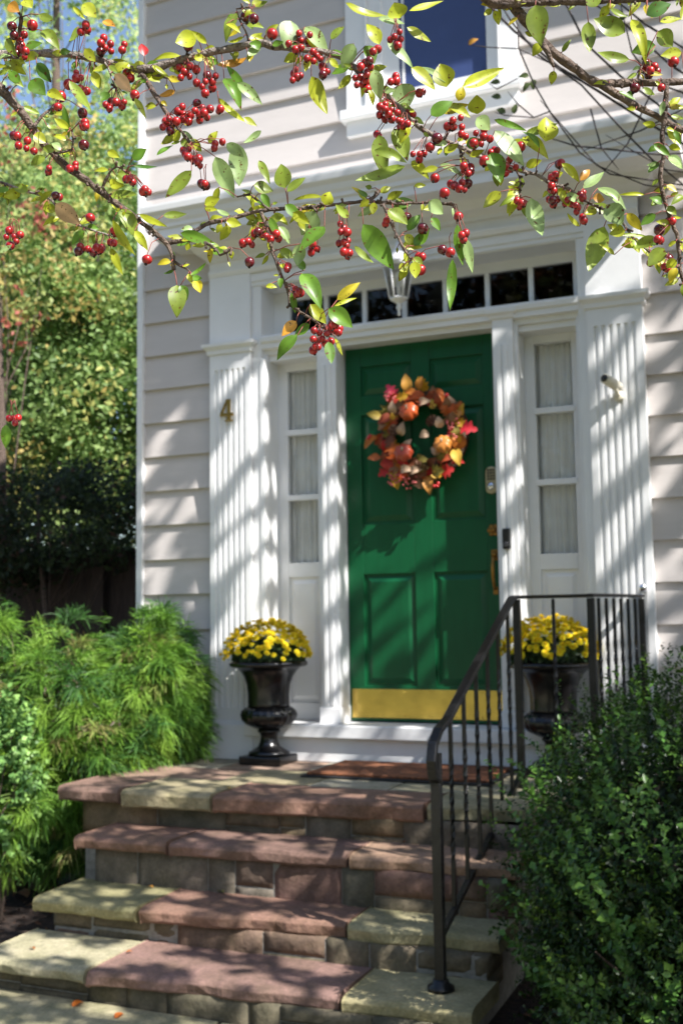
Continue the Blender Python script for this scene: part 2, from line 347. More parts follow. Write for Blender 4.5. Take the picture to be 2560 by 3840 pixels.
# trim boards between pilasters, posts
TF = -.14
t = MB(); t.box(-.512, -.455, TF, .09, -.02, 2.45); t.box(1.31, 1.354, TF, .09, -.02, 2.45); t.box(-.455, 1.31, TF, .09, 2.418, 2.449)
t.ring(-.455+.0, -.445, TF, .0, [(0, 0), (.008, 0), (.008, 2.0), (0, 2.0)])
t.obj('outer_trim', WHITE, H, .003)
for a, bb in ((-.112, -.006), (.868, .975)):
    t = MB(); t.box(a, bb, TF+.004, .09, 0, 2.09)
    for q in (.3, .62): t.box(a+(bb-a)*q-.012, a+(bb-a)*q+.012, TF-.006, TF+.01, .09, 1.93)
    t.ring(a, bb, TF+.004, .0, [(.001, 2.06), (.01, 2.065), (.014, 2.08), (.026, 2.09), (.028, 2.115), (.002, 2.12)])
    t.box(a-.008, bb+.008, TF-.01, .05, -.002, .08); t.obj('door_post', WHITE, H, .003)
t = MB(); t.strip(-.455, 1.31, [(.09, 2.03), (TF+.03, 2.03), (TF+.03, 2.055), (TF, 2.06), (TF, 2.088), (TF-.014, 2.095), (TF-.018, 2.118), (TF-.012, 2.13), (TF+.02, 2.138), (.09, 2.138)]); t.obj('transom_bar', WHITE, H)
# transom
tr = MB(); ZT0, ZT1 = 2.138, 2.418
tr.box(-.455, 1.31, .02, .07, ZT0, 2.168); tr.box(-.455, 1.31, .02, .07, 2.366, ZT1); tr.box(-.455, -.352, .02, .07, 2.168, 2.366); tr.box(1.262, 1.31, .02, .07, 2.168, 2.366)
pw = (1.262+.352+.026)/7
for i in range(1, 7): x = -.352+i*pw; tr.box(x-.026, x, .024, .066, 2.168, 2.366)
T_ = tr.obj('transom', WHITE, H, .002)
for i in range(7):
    x = -.352+i*pw; q = MB(); q.add([(x, .045, 2.168), (x+pw-.026, .045, 2.168), (x+pw-.026, .045, 2.366), (x, .045, 2.366)], [(0, 1, 2, 3)]); q.obj('pane', GLASS_D, T_)
# sidelights
def sidelight(o0, o1, g0, g1):
    s = MB(); y0, y1 = .028, .075
    s.box(o0, g0, y0, y1, 0, 2.03); s.box(g1, o1, y0, y1, 0, 2.03); s.box(g0, g1, y0, y1, 1.955, 2.03); s.box(g0, g1, y0, y1, .78, .862)
    s.box(g0, g1, y0, y1, 0, .09)
    zz = [.862, 1.228, 1.60, 1.955]
    for z_ in zz[1:3]: s.box(g0-.012, g1+.012, y0-.006, y1-.002, z_-.016, z_+.016)
    s.box(g0, g1, y0+.014, y1, .09, .78)
    s.hexa([(g0+.012, y0+.016, .105), (g0+.035, y0+.002, .13), (g0+.035, y0+.002, .745), (g0+.012, y0+.016, .765)][::-1], [(g1-.012, y0+.016, .105), (g1-.035, y0+.002, .13), (g1-.035, y0+.002, .745), (g1-.012, y0+.016, .765)][::-1])
    # stepped casing inside the opening
    s.box(o0, o0+.02, TF+.03, y0, 0, 2.03); s.box(o1-.02, o1, TF+.03, y0, 0, 2.03); s.box(o0+.02, o1-.02, TF+.05, y0, 1.995, 2.03)
    o = s.obj('sidelight', WHITE, H, .003)
    for k in range(3):
        q = MB(); q.add([(g0, .052, zz[k]), (g1, .052, zz[k]), (g1, .052, zz[k+1]), (g0, .052, zz[k+1])], [(0, 1, 2, 3)]); q.obj('pane', GLASS, o)
    q = MB(); n = 60; rows = [.84, 1.2, 1.58, 1.97]; vs = []
    ph = random.random()*5
    for z_ in rows:
        for i in range(n+1):
            t_ = i/n; vs.append((g0-.01+(g1-g0+.02)*t_, .098+.010*math.sin(t_*34+ph+math.sin(z_*2))+.004*math.sin(t_*83+z_), z_))
    q.add(vs, [(r*(n+1)+i, r*(n+1)+i+1, (r+1)*(n+1)+i+1, (r+1)*(n+1)+i) for r in range(3) for i in range(n)], smooth=True); q.obj('curtain', CURT, o)
sidelight(-.455, -.112, -.378, -.19); sidelight(.975, 1.31, 1.045, 1.236)
# sill
s = MB(); s.box(-.535, 1.375, -.225, .09, -.072, 0-.003); s.box(-.513, 1.355, -.192, .02, -.2, -.072); s.obj('door_sill', WHITE, H, .006)
# upper window
wn = MB(); zb = 3.30
wn.box(.085, .20, -.150, -.08, zb, 4.8); wn.box(.96, 1.05, -.150, -.08, zb, 4.8)
wn.box(.20, .215, -.162, -.08, zb+.02, 4.8); wn.box(.945, .96, -.162, -.08, zb+.02, 4.8)
wn.box(.06, 1.072, -.19, -.08, zb-.03, zb+.025); wn.box(.085, 1.05, -.152, -.08, zb-.115, zb-.03)
wn.box(.215, .945, -.13, -.05, zb+.025, zb+.10); wn.box(.215, .29, -.13, -.05, zb+.10, 4.8); wn.box(.88, .945, -.13, -.05, zb+.10, 4.8)
W_ = wn.obj('window', WHITE, H, .004)
q = MB(); q.box(.29, .88, -.10, -.095, zb+.10, 4.8); q.obj('insect_screen', SCREEN, W_)
q = MB(); q.box(.29, .385, -.108, -.1012, zb+.10, 4.8); q.box(.402, .416, -.108, -.1012, zb+.10, 4.8); q.obj('sash_stile', WHITE, W_)

# ---- door (a part of the house) with its fittings
d = MB(); DW = .868; fy, py_ = -.012, .004
cols_ = [(.088, .382), (.486, .78)]; rows_ = [(.188, .783), (1.056, 1.655), (1.757, 1.925)]
d.box(0, DW, py_, .035, .004, 2.03)
def slab_(x0, x1, z0, z1, yf=fy): d.box(x0, x1, yf, py_+.002, z0, z1)
for x0, x1 in ((0, .088), (.382, .486), (.78, DW)): slab_(x0, x1, .004, 2.03)
for x0, x1 in cols_:
    zz = .004
    for a, bb in rows_+[(2.03, 9)]: slab_(x0+.0002, x1-.0002, zz, min(a, 2.03), fy+.0005); zz = bb
for x0, x1 in cols_:
    for a, bb in rows_:
        m1, m2 = .014, .042
        P1 = [(x0+m1, py_-.0005, a+m1), (x1-m1, py_-.0005, a+m1), (x1-m1, py_-.0005, bb-m1), (x0+m1, py_-.0005, bb-m1)]
        P2 = [(x0+m2, fy+.004, a+m2), (x1-m2, fy+.004, a+m2), (x1-m2, fy+.004, bb-m2), (x0+m2, fy+.004, bb-m2)]
        d.add(P1+P2, [(0, 1, 5, 4), (1, 2, 6, 5), (2, 3, 7, 6), (3, 0, 4, 7), (4, 5, 6, 7)])
DR = d.obj('front_door', GREEN, H, .0025)
k = MB(); k.box(.012, .848, fy-.004, fy-.0005, .02, .172); k.obj('kick_plate', BRASS, DR, .001)
k = MB()
for x in (.03, .17, .31, .45, .59, .73, .83):
    for z_ in (.033, .159): k = MB(); k.ball((x, fy-.0045, z_), .0045, 8, 5); k.obj('screw', BRASS, DR)
# keypad lock
k = MB(); pr = []
for i in range(24):
    a = 2*PI*i/24; pr.append((.815+.031*math.cos(a), 1.25+.031*math.sin(a)+(.04 if math.sin(a) > 0 else -.04)))
k.add([(x, fy-.022, z_) for x, z_ in pr]+[(x, fy, z_) for x, z_ in pr], [tuple(range(24))]+[(i, 24+i, 24+(i+1) % 24, (i+1) % 24) for i in range(24)])
KP = k.obj('keypad_lock', mat('nickel_brass', (.62, .52, .33), .3, 1, noise=.15, nscale=30), DR, .003)
k = MB()
for r_ in range(4):
    for c_ in range(3): k.box(.815-.021+c_*.0155, .815-.021+c_*.0155+.011, fy-.026, fy-.021, 1.25+.000+r_*.0155, 1.25+.011+r_*.0155)
k.obj('key_buttons', mat('button_dark', (.06, .05, .04), .4, noise=.2, nscale=50), KP)
k = MB(); k.lathe(0, 0, [(.020, 0), (.020, .012), (.012, .016), (.004, .017)], 20); o = k.obj('key_cylinder', CHROME, KP); o.location = Vector(o.location)+Vector((.815, fy-.022, 1.218)); o.rotation_euler = (PI/2, 0, 0)
k = MB()
for i in range(6):
    a = 2*PI*i/6; k.ball((.815+.021*math.cos(a), fy-.004, .992+.021*math.sin(a)), .013, 10, 6, (1, .5, 1))
k.ball((.815, fy-.012, .992), .017, 12, 8, (1, .8, 1)); k.obj('rosette_lock', BRASS_D, DR)
k = MB(); k.box(.80, .836, fy-.010, fy, .835, .89); k.box(.806, .832, fy-.008, fy, .66, .70)
k.tube([(.819, fy-.008, .85), (.819, fy-.045, .845), (.819, fy-.055, .80), (.819, fy-.05, .74), (.819, fy-.03, .695), (.819, fy-.008, .685)], [.007, .008, .010, .009, .008, .006], 10)
k.ball((.819, fy-.02, .865), .016, 12, 8); k.obj('door_handle', BRASS_D, DR, .002)

# ================================================================== things on the entrance
n4 = MB(); nx, nz, ny = -.658, 1.66, PF-.012
def prism(pts, y0, y1, mb=n4):
    k_ = len(pts); mb.add([(x, y0, z_) for x, z_ in pts]+[(x, y1, z_) for x, z_ in pts], [tuple(range(k_)), tuple(range(2*k_-1, k_-1, -1))]+[(i, k_+i, k_+(i+1) % k_, (i+1) % k_) for i in range(k_)])
prism([(nx+.004, nz+.008), (nx+.022, nz+.008), (nx+.022, nz+.125), (nx+.004, nz+.125)], ny, PF)
prism([(nx-.014, nz), (nx+.038, nz), (nx+.034, nz+.009), (nx-.010, nz+.009)], ny-.001, PF)
prism([(nx-.042, nz+.030), (nx+.040, nz+.030), (nx+.040, nz+.046), (nx-.042, nz+.046)], ny-.0015, PF)
prism([(nx-.042, nz+.045), (nx-.028, nz+.045), (nx+.008, nz+.125), (nx-.002, nz+.125)], ny-.0005, PF)
o = n4.obj('house_number', mat('gold_metal', (.55, .36, .10), .35, 1, noise=.2, nscale=40), None, .0015); tag(o, 'brass figure 4 fixed on the left fluted pilaster', 'house number')

bl = thing('doorbell', 'black video doorbell screwed to the white post right of the green door', 'doorbell', (.918, TF, .88))
k = MB(); k.box(.898, .938, TF-.026, TF-.004, .882, .986); k.obj('case', BLACKP, bl, .006)
k = MB(); k.lathe(0, 0, [(.013, 0), (.013, .004), (.009, .005), (.001, .004)], 16); o = k.obj('button', mat('grey_plastic', (.05, .05, .055), .3, noise=.1, nscale=30), bl); o.rotation_euler = (PI/2, 0, 0); o.location = (0, -.026, .025)
cc = thing('security_camera', 'small cream security camera with dark lens on the right pilaster', 'security camera', (1.49, PF, 1.62))
k = MB(); k.lathe(0, 0, [(.026, 0), (.026, .010), (.018, .016), (.004, .018)], 16); o = k.obj('mount', CREAM, cc); o.rotation_euler = (PI/2, 0, 0); o.location = (.005, -.0, -.02)
k = MB(); k.tube([(1.495, PF-.01, 1.60), (1.495, PF-.05, 1.61), (1.49, PF-.06, 1.64)], [.010, .010, .012], 10); k.obj('arm', CREAM, cc)
k = MB(); k.tube([(1.50, PF-.025, 1.638), (1.478, PF-.075, 1.652), (1.452, PF-.125, 1.668)], [.024, .026, .024], 16); bd = k.obj('body', CREAM, cc)
k = MB(); k.tube([(1.4515, PF-.126, 1.6683), (1.448, PF-.132, 1.6703)], [.019, .017], 16); k.obj('lens', BLACKP, bd)
sg = MB(); sg.ball((1.575, PF-.03, .673), .020, 14, 10); sg.tube([(1.575, PF, .665), (1.575, PF-.03, .67)], .012, 10); o = sg.obj('wall_knob', CHROME); tag(o, 'tiny shiny chrome knob low on the right pilaster above the railing', 'knob')

# lantern hanging in front of the transom
LX, LY = .425, -.30
ln = thing('hanging_lantern', 'white metal lantern with clear glass hanging before the transom', 'lantern', (LX, LY, 2.10))
k = MB(); k.lathe(LX, LY, [(.004, 2.098), (.009, 2.105), (.006, 2.12), (.010, 2.135), (.016, 2.142), (.010, 2.15), (.014, 2.165), (.030, 2.175), (.046, 2.185), (.048, 2.192)], 20); k.obj('finial', WHITE, ln)
k = MB()
for i in range(6):
    a = 2*PI*i/6+.3; k.tube([(LX+.046*math.cos(a), LY+.046*math.sin(a), 2.19), (LX+.075*math.cos(a), LY+.075*math.sin(a), 2.36)], .0045, 6)
k.lathe(LX, LY, [(.071, 2.355), (.086, 2.358), (.086, 2.366), (.070, 2.372)], 6); k.obj('frame', WHITE, ln)
k = MB(); k.lathe(LX, LY, [(.085, 2.367), (.078, 2.385), (.05, 2.42), (.032, 2.435), (.032, 2.45), (.014, 2.46), (.009, 2.49)], 12); k.obj('cap', WHITE, ln)
k = MB(); k.tube([(LX, LY, 2.485), (LX, LY, 2.70)], .005, 8); k.obj('stem', WHITE, ln)
k = MB(); k.tube([(LX, LY, 2.19), (LX, LY, 2.30)], .011, 10); k.ball((LX, LY, 2.312), .014, 10, 8, (1, 1, 1.6)); k.obj('candle_tube', WHITE, ln)
k = MB(); vs = []
for i in range(6):
    a = 2*PI*i/6+.3; vs += [(LX+.044*math.cos(a), LY+.044*math.sin(a), 2.192), (LX+.073*math.cos(a), LY+.073*math.sin(a), 2.357)]
k.add(vs, [(2*i, 2*((i+1) % 6), 2*((i+1) % 6)+1, 2*i+1) for i in range(6)]); k.obj('glass', GLASS, ln)

# ================================================================== WREATH
WX, WZ, WY = .458, 1.508, fy-.03
wr = thing('autumn_wreath', 'round autumn wreath of orange leaves, small pumpkins and pine cones on the green door', 'wreath', (WX, WY, WZ))
k = MB(); pts = [(WX+.205*math.cos(a), WY, WZ+.205*math.sin(a)) for a in np.linspace(0, 2*PI, 40)]
k.tube(pts, .045, 8); k.obj('vine_ring', mat('vine', (.10, .055, .03), .9, noise=.5, nscale=60, bump=1, bscale=150), wr)
WC = [(.42, .075, .008), (.46, .14, .012), (.40, .015, .012), (.50, .28, .015), (.22, .18, .03), (.40, .09, .010), (.28, .05, .015), (.26, .13, .06), (.40, .03, .010), (.38, .05, .008), (.16, .05, .02)]
for i in range(89):
    a = 2*PI*(i*.381966 % 1)+random.uniform(-.1, .1); rr = .203+random.uniform(-.045, .045)
    bx, bz = WX+rr*math.cos(a), WZ+rr*math.sin(a); out = a+PI/2+random.uniform(-1.0, .7)
    L = random.uniform(.065, .10); by = WY-random.uniform(.03, .075)
    q = MB(); c = random.choice(WC)
    q.leaf((bx, by, bz), (bx+L*math.cos(out), by-random.uniform(-.01, .04), bz+L*math.sin(out)), (random.uniform(-.5, .5), -1, random.uniform(-.3, .6)), L*random.uniform(.6, .85), c, .3, .12, .02, 8 if random.random() < .5 else 14, random.choice(['ovate', 'oak']))
    q.obj('leaf', WLEAF, wr)
for (px, py, L, an, c) in [(1075, 985, .105, -15, (.42, .01, .02)), (1050, 955, .09, 30, (.55, .25, .06)), (935, 880, .10, 95, (.52, .26, .04)), (900, 900, .09, 120, (.60, .04, .09)), (985, 1115, .1, -80, (.5, .22, .04)),
                           (1050, 1050, .10, -70, (.60, .38, .05)), (885, 1085, .08, 210, (.45, .02, .02)), (860, 955, .085, 160, (.35, .25, .04)), (1000, 925, .08, 40, (.62, .50, .08)), (965, 880, .07, 60, (.5, .2, .03)), (860, 1052, .07, 180, (.45, .12, .03))]:
    p = atY(px, py, WY-.06); a = math.radians(an); q = MB(); p = p-np.array([math.cos(a), 0, math.sin(a)])*L*.5
    q.leaf(p, p+np.array([L*math.cos(a), -.02, L*math.sin(a)]), (.2, -1, .2), L*.62, c, .25, .12, .02, 14, 'oak' if c[1] < .1 else 'ovate'); q.obj('leaf', WLEAF, wr)
for (px, py, r, c, ry) in [(938, 945, .054, (.50, .09, .02), 0), (926, 1040, .052, (.45, .07, .03), .3), (1016, 1020, .050, (.55, .21, .04), .2)]:
    p = atY(px, py, WY-.125); q = MB(); q.ball((0, 0, 0), r, 48, 14, (1, 1, .82), rib=.14)
    o = q.obj('pumpkin', mat('pumpkin_%d' % int(c[1]*1000), c, .35, noise=.25, nscale=25), wr); o.location = Vector(p)-wr.location; o.rotation_euler = (PI/2-.35, ry, 0)
    q = MB(); q.tube([(0, 0, r*.5), (0, .002, r*.8), (.004, .004, r*1.05)], [.006, .004, .005], 8); st = q.obj('stem', mat('pumpkin_stem', (.6, .55, .42), .8, noise=.2, nscale=40)); st.parent = o
for (px, py, an) in [(903, 990, 20), (968, 1070, -60), (988, 968, 60)]:
    p = atY(px, py, WY-.095); q = MB()
    for i in range(70):
        h = i/70; a = i*2.399; r = .026*math.sin(PI*(.12+.8*h))**.8; c = (.16, .075, .045) if i % 3 else (.36, .22, .15)
        q.leaf((r*.4*math.cos(a), r*.4*math.sin(a), h*.07-.035), (r*1.15*math.cos(a), r*1.15*math.sin(a), h*.07-.025), (0, 0, 1), .016, c, .1, 0, 0, 2)
    o = q.obj('pine_cone', WLEAF, wr); o.location = Vector(p)-wr.location; o.rotation_euler = (PI/2-.5, 0, math.radians(an))
for (px, py, L, an) in [(905, 935, .07, 100), (925, 985, .075, 80), (955, 1082, .07, 10), (1000, 1035, .05, 140), (975, 925, .07, 10), (1010, 970, .06, 100), (940, 1020, .05, 60), (975, 1000, .05, 200), (935, 1080, .075, 0)]:
    p = atY(px, py, WY-.09); a = math.radians(an); q = MB()
    q.leaf(p-np.array([math.cos(a), 0, math.sin(a)])*L*.5, p+np.array([L*.5*math.cos(a), -.02, L*.5*math.sin(a)]), (random.uniform(-.3, .3), -1, .2), .052, (.50, .34, .22), .3, .25, .03, 8); q.obj('burlap_petal', WLEAF, wr)
for (px, py, n_, sp, c) in [(1022, 910, 3, .008, 0), (847, 1003, 3, .010, 0), (1003, 1115, 3, .012, 0), (905, 1102, 18, .03, 1), (940, 1108, 14, .032, 1), (895, 910, 12, .025, 1), (1038, 975, 12, .03, 1), (1035, 1005, 10, .025, 1), (1000, 1090, 12, .02, 2)]:
    q = MB()
    for i in range(n_):
        p = atY(px, py, WY-.08-random.random()*.02)+np.array([random.uniform(-sp, sp)*1.3, 0, random.uniform(-sp, sp)]); q.ball(p, .0095 if c == 0 else .0065, 10, 7)
    q.obj('berry_sprig', [mat('red_bead', (.5, .02, .02), .25, noise=.2, nscale=40), mat('coral_bead', (.62, .13, .12), .4, noise=.3, nscale=60), mat('gold_bead', (.6, .36, .06), .4, noise=.2, nscale=60)][c], wr)

# ================================================================== STOOP
MAR, TAN, BUF = (.225, .130, .100), (.33, .285, .185), (.28, .19, .13)
st = thing('stone_steps', 'stoop of four red and tan sandstone steps leading to the green door', 'steps', (.3, -1.2, -.83))
def slab(x0, x1, yf0, yf1, yb, z, th, col, sub=10):
    """stone slab with a slightly uneven front edge"""
    m_ = MB(); n = max(4, int((x1-x0)/.045)); vs = []; ph_ = random.random()*6; jit = [random.uniform(-.004, .004)+.007*math.sin(i*.9+ph_)+.006*math.sin(i*.37+ph_*2) for i in range(n+1)]; jz = [random.uniform(-.002, .001)+.003*math.sin(i*.7+ph_) for i in range(n+1)]; jb = [random.uniform(-.003, .004)+.006*math.sin(i*1.1+ph_*3) for i in range(n+1)]
    for i in range(n+1):
        t_ = i/n; x = x0+(x1-x0)*t_; yf = yf0+(yf1-yf0)*t_+jit[i]; xe = x
        if i == 0: xe += .006
        if i == n: xe -= .006
        vs += [(x, yb, z-th), (x, yb, z), (xe, yf+.035, z+jz[i]*.5), (xe, yf+.010, z-.004+jz[i]), (xe, yf, z-.016), (xe, yf+.004+jb[i], z-th+.010), (xe, yf+.014, z-th)]
    k_ = 7; fs = [(i*k_+j, (i+1)*k_+j, (i+1)*k_+(j+1) % k_, i*k_+(j+1) % k_) for i in range(n) for j in range(k_)]
    fs = [f[::-1] for f in fs]
    fs += [tuple(range(k_)), tuple(range(n*k_+k_-1, n*k_-1, -1))]
    m_.add(vs, fs, col); o = m_.obj('tread_stone', STONE, st, .004, seg=3); return o
G = .006
Zs = [-.2, -.358, -.55, -.686]
# landing front row and the paving behind it
slab(-.93, -.59, -1.29, -1.305, -.95, -.2, .062, (.20, .125, .105)); slab(-.585+G, -.121, -1.31, -1.285, -.9, -.2, .075, TAN)
slab(-.121+G, .826, -1.285, -1.225, -.93, -.2, .075, MAR); slab(.826+G, 1.25, -1.225, -1.12, -.92, -.2, .07, (.33, .30, .20))
lp = [(-.93, -.3, -.95, -.55, (.30, .20, .16)), (-.3, .16, -.9, -.52, TAN), (.16, .55, -.93, -.45, (.38, .35, .28)), (.55, 1.25, -.92, -.5, (.36, .33, .24)),
      (-.93, -.52, -.55, -.08, (.34, .31, .25)), (-.52, -.05, -.52, -.08, (.36, .25, .2)), (-.05, .62, -.45, -.08, (.34, .32, .27)), (.62, 1.25, -.5, -.08, (.33, .29, .22)), (1.25, 1.62, -.95, -.08, TAN)]
for x0, x1, y0, y1, c in lp:
    q = MB(); q.box(x0+G, x1, y0+G, y1, -.26, -.2+random.uniform(-.002, .002), c); q.obj('paving_stone', STONE, st, .004)
slab(-.64, -.19, -1.56, -1.53, -1.18, Zs[1], .052, MAR); slab(-.19+G, .60, -1.535, -1.50, -1.18, Zs[1], .055, (.205, .125, .105)); slab(.60+G, 1.26, -1.50, -1.47, -1.18, Zs[1], .055, (.29, .19, .14))
slab(-.645, -.156, -1.815, -1.80, -1.47, Zs[2], .055, (.27, .25, .135)); slab(-.156+G, .685, -1.795, -1.72, -1.46, Zs[2], .058, MAR); slab(.685+G, 1.25, -1.735, -1.70, -1.45, Zs[2], .06, (.34, .31, .19))
slab(-.655, -.147, -2.155, -2.135, -1.76, Zs[3], .05, (.38, .35, .245)); slab(-.147+G, .80, -2.13, -2.04, -1.74, Zs[3], .055, (.225, .138, .122)); slab(.80+G, 1.25, -2.05, -2.03, -1.73, Zs[3], .055, (.36, .32, .19))
# risers of coursed stone
def rough_block(mb, x0, x1, y0, y1, z0, z1, c):
    nx_, nz_ = max(2, int((x1-x0)/.03)), 4; vs = []; cs = []; o_ = random.uniform(-.006, .006)
    for j in range(nz_+1):
        for i in range(nx_+1):
            ed = i in (0, nx_) or j in (0, nz_)
            vs.append((x0+(x1-x0)*i/nx_+(random.uniform(-.004, .004) if 0 < i < nx_ else 0), y0+o_+(.008 if ed else random.uniform(-.007, .004)), z0+(z1-z0)*j/nz_)); f = random.uniform(.8, 1.2); cs.append(tuple(q*f for q in c))
    n0 = len(vs); vs += [(x0, y1, z0), (x1, y1, z0), (x1, y1, z1), (x0, y1, z1)]; cs += [c]*4
    fs = [(j*(nx_+1)+i, j*(nx_+1)+i+1, (j+1)*(nx_+1)+i+1, (j+1)*(nx_+1)+i) for j in range(nz_) for i in range(nx_)]
    k_ = nx_+1; fs += [tuple(range(nx_, -1, -1))+(n0, n0+1), tuple(nz_*k_+i for i in range(k_))+(n0+2, n0+3), tuple(j*k_ for j in range(nz_+1))+(n0+3, n0), tuple(j*k_+nx_ for j in range(nz_, -1, -1))+(n0+1, n0+2)]
    mb.add(vs, fs, cs, True)
def riser(x0, x1, y, z0, z1, colset):
    m_ = MB(); x = x0
    while x < x1-.02:
        w_ = min(random.uniform(.10, .40), x1-x); c = random.choice(colset)
        if random.random() < .4 and w_ < .35:
            zm = z0+(z1-z0)*random.uniform(.4, .6); rough_block(m_, x+.003, x+w_-.003, y, y+.2, z0, zm-.003, c); rough_block(m_, x+.003, x+w_-.003, y, y+.2, zm+.003, z1, random.choice(colset))
        else: rough_block(m_, x+.003, x+w_-.003, y, y+.2, z0, z1, c)
        x += w_
    m_.obj('riser_stones', STONE, st)
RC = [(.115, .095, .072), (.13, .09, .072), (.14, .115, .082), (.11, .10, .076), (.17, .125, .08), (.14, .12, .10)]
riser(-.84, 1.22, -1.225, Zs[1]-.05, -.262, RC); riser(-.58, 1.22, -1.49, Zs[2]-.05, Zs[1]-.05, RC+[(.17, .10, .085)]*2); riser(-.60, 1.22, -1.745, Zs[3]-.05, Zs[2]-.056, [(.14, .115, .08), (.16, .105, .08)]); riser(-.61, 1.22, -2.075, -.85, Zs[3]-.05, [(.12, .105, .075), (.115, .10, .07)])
m_ = MB(); m_.box(-.83, 1.21, -1.21, -.1, -.85, -.262); m_.box(-.57, 1.21, -1.478, -1.21, -.85, Zs[1]-.06); m_.box(-.59, 1.21, -1.735, -1.478, -.85, Zs[2]-.06); m_.box(-.60, 1.21, -2.06, -1.735, -.85, Zs[3]-.055); m_.box(1.21, 1.6, -.94, -.1, -.85, -.262); m_.obj('core', MORTAR, st)

# door mat
mt = thing('door_mat', 'rust brown coir door mat with black rubber edge before the sill', 'door mat', (.5, -.46, -.198))
q = MB(); q.box(.03, .955, -.715, -.205, -.1975, -.188); q.obj('rubber_backing', RUBBER, mt, .003)
q = MB(); q.box(.052, .933, -.693, -.226, -.1875, -.176); q.obj('coir_top', COIR, mt, .004)

# ================================================================== URNS WITH MUMS
def urn_at(x, y, label, src=None):
    if src:
        r_ = src.copy(); COL.objects.link(r_); r_.location = (x, y, -.2); r_['label'] = label
        for ch in list(src.children): c = ch.copy(); COL.objects.link(c); c.parent = r_
        return r_
    r_ = thing('urn_planter', label, 'urn', (0, 0, 0), 'black urns either side of the door')
    q = MB(); q.box(-.118, .118, -.118, .118, 0, .045); q.obj('foot', URN, r_, .008)
    q = MB(); q.lathe(0, 0, [(.108, .045), (.108, .058), (.085, .07), (.058, .088), (.048, .11), (.043, .135), (.048, .155), (.058, .162), (.060, .17), (.052, .178)], 32); q.obj('stem', URN, r_)
    q = MB(); q.lathe(0, 0, [(.052, .176), (.085, .188), (.120, .205), (.140, .225), (.147, .25), (.140, .272), (.122, .287), (.112, .292)], 72, lobes=(24, 1, 6)); q.obj('fluted_bowl', URN, r_)
    q = MB(); q.lathe(0, 0, [(.112, .290), (.110, .31), (.110, .36), (.116, .41), (.130, .45), (.150, .48), (.172, .498), (.196, .502), (.205, .508), (.208, .518), (.203, .528), (.190, .532), (.175, .526), (.165, .505), (.02, .50)], 48); q.obj('bell', URN, r_)
    r_.location = (x, y, -.2); return r_
U1 = urn_at(-.35, -.29, 'black footed urn left of the door beneath the number 4 pilaster')
U2 = urn_at(1.155, -.29, 'black footed urn right of the door behind the iron railing', U1)
def mum_head():
    q = MB()
    for ring, (n_, r0, r1, zc, ti) in enumerate([(12, .003, .0185, 0, .1), (10, .002, .0145, .003, .45), (7, .001, .009, .006, .9)]):
        for i in range(n_):
            a = 2*PI*(i+.5*ring)/n_; ca, sa = math.cos(a), math.sin(a); w_ = r1*.33
            q.add([(r0*ca, r0*sa, zc), (r1*.6*ca-w_*sa, r1*.6*sa+w_*ca, zc+r1*ti*.5), (r1*ca, r1*sa, zc+r1*ti), (r1*.6*ca+w_*sa, r1*.6*sa-w_*ca, zc+r1*ti*.5)], [(0, 3, 2, 1)], (.86, .73, .03) if ring < 2 else (.84, .60, .02))
    q.ball((0, 0, .003), .006, 8, 5, col=(.74, .48, .015)); return q
proto = None
def mums(x, y, label, seed):
    global proto
    rs = random.Random(seed); r_ = thing('chrysanthemum', label, 'flowers', (x, y, .30), 'yellow mums in the black urns')
    pos = []
    N_ = 400
    for i in range(N_):
        u = (i+.5)/N_; th = math.acos(1-u*.97); ph = i*2.39996+rs.uniform(-.25, .25); th += rs.uniform(-.06, .06)
        k_ = 1+.05*math.sin(ph*3+seed)+rs.uniform(-.05, .05)
        if u > .72 and rs.random() < .35: continue
        pos.append(np.array([.232*math.sin(th)*math.cos(ph)*k_, .215*math.sin(th)*math.sin(ph)*k_, .05+.185*math.cos(th)*k_+(.03 if u > .8 else 0)*0]))
    vis = sorted(pos, key=lambda p: p@np.array([.35, -.9, .25]), reverse=True)
    rest = MB()
    for i, p in enumerate(vis):
        nrm = Vector((p[0]/.23, p[1]/.21, p[2]/.13+.2)).normalized()
        if i < 100:
            if proto is None:
                o = mum_head().obj('flower_head', PETAL); proto = o
            else: o = proto.copy(); COL.objects.link(o)
            o.parent = r_; o.location = Vector(p); s_ = rs.uniform(.8, 1.15); o.scale = (s_, s_, s_); o.rotation_euler = (nrm+Vector((rs.uniform(-.3, .3), rs.uniform(-.3, .3), rs.uniform(-.2, .2)))).to_track_quat('Z', 'Y').to_euler()
        else:
            h_ = mum_head(); R_ = nrm.to_track_quat('Z', 'Y').to_matrix()
            rest.add([tuple(R_@Vector(v)+Vector(p)) for v in h_.v], h_.f, list(h_.c))
    o = rest.obj('flower_heads', PETAL); o.parent = r_; o['kind'] = 'stuff'
    n_ = 2600; dr = RNG.normal(size=(n_, 3)); dr /= np.linalg.norm(dr, axis=1, keepdims=True); dr[:, 2] = np.abs(dr[:, 2])*.9-.08
    P = dr*np.array([.195, .18, .125])*RNG.random((n_, 1))**.25+np.array([0, 0, .045])
    o = cloud('foliage', P, dr+RNG.normal(size=(n_, 3))*.4, .03, pick([(.03, .07, .02), (.05, .10, .025), (.02, .05, .015)], [1, 1, 1], n_), FOL); o.parent = r_
    return r_
mums(-.35, -.29, 'dome of yellow chrysanthemums in the left urn', 3); mums(1.155, -.29, 'dome of yellow chrysanthemums in the right urn behind the railing', 11)

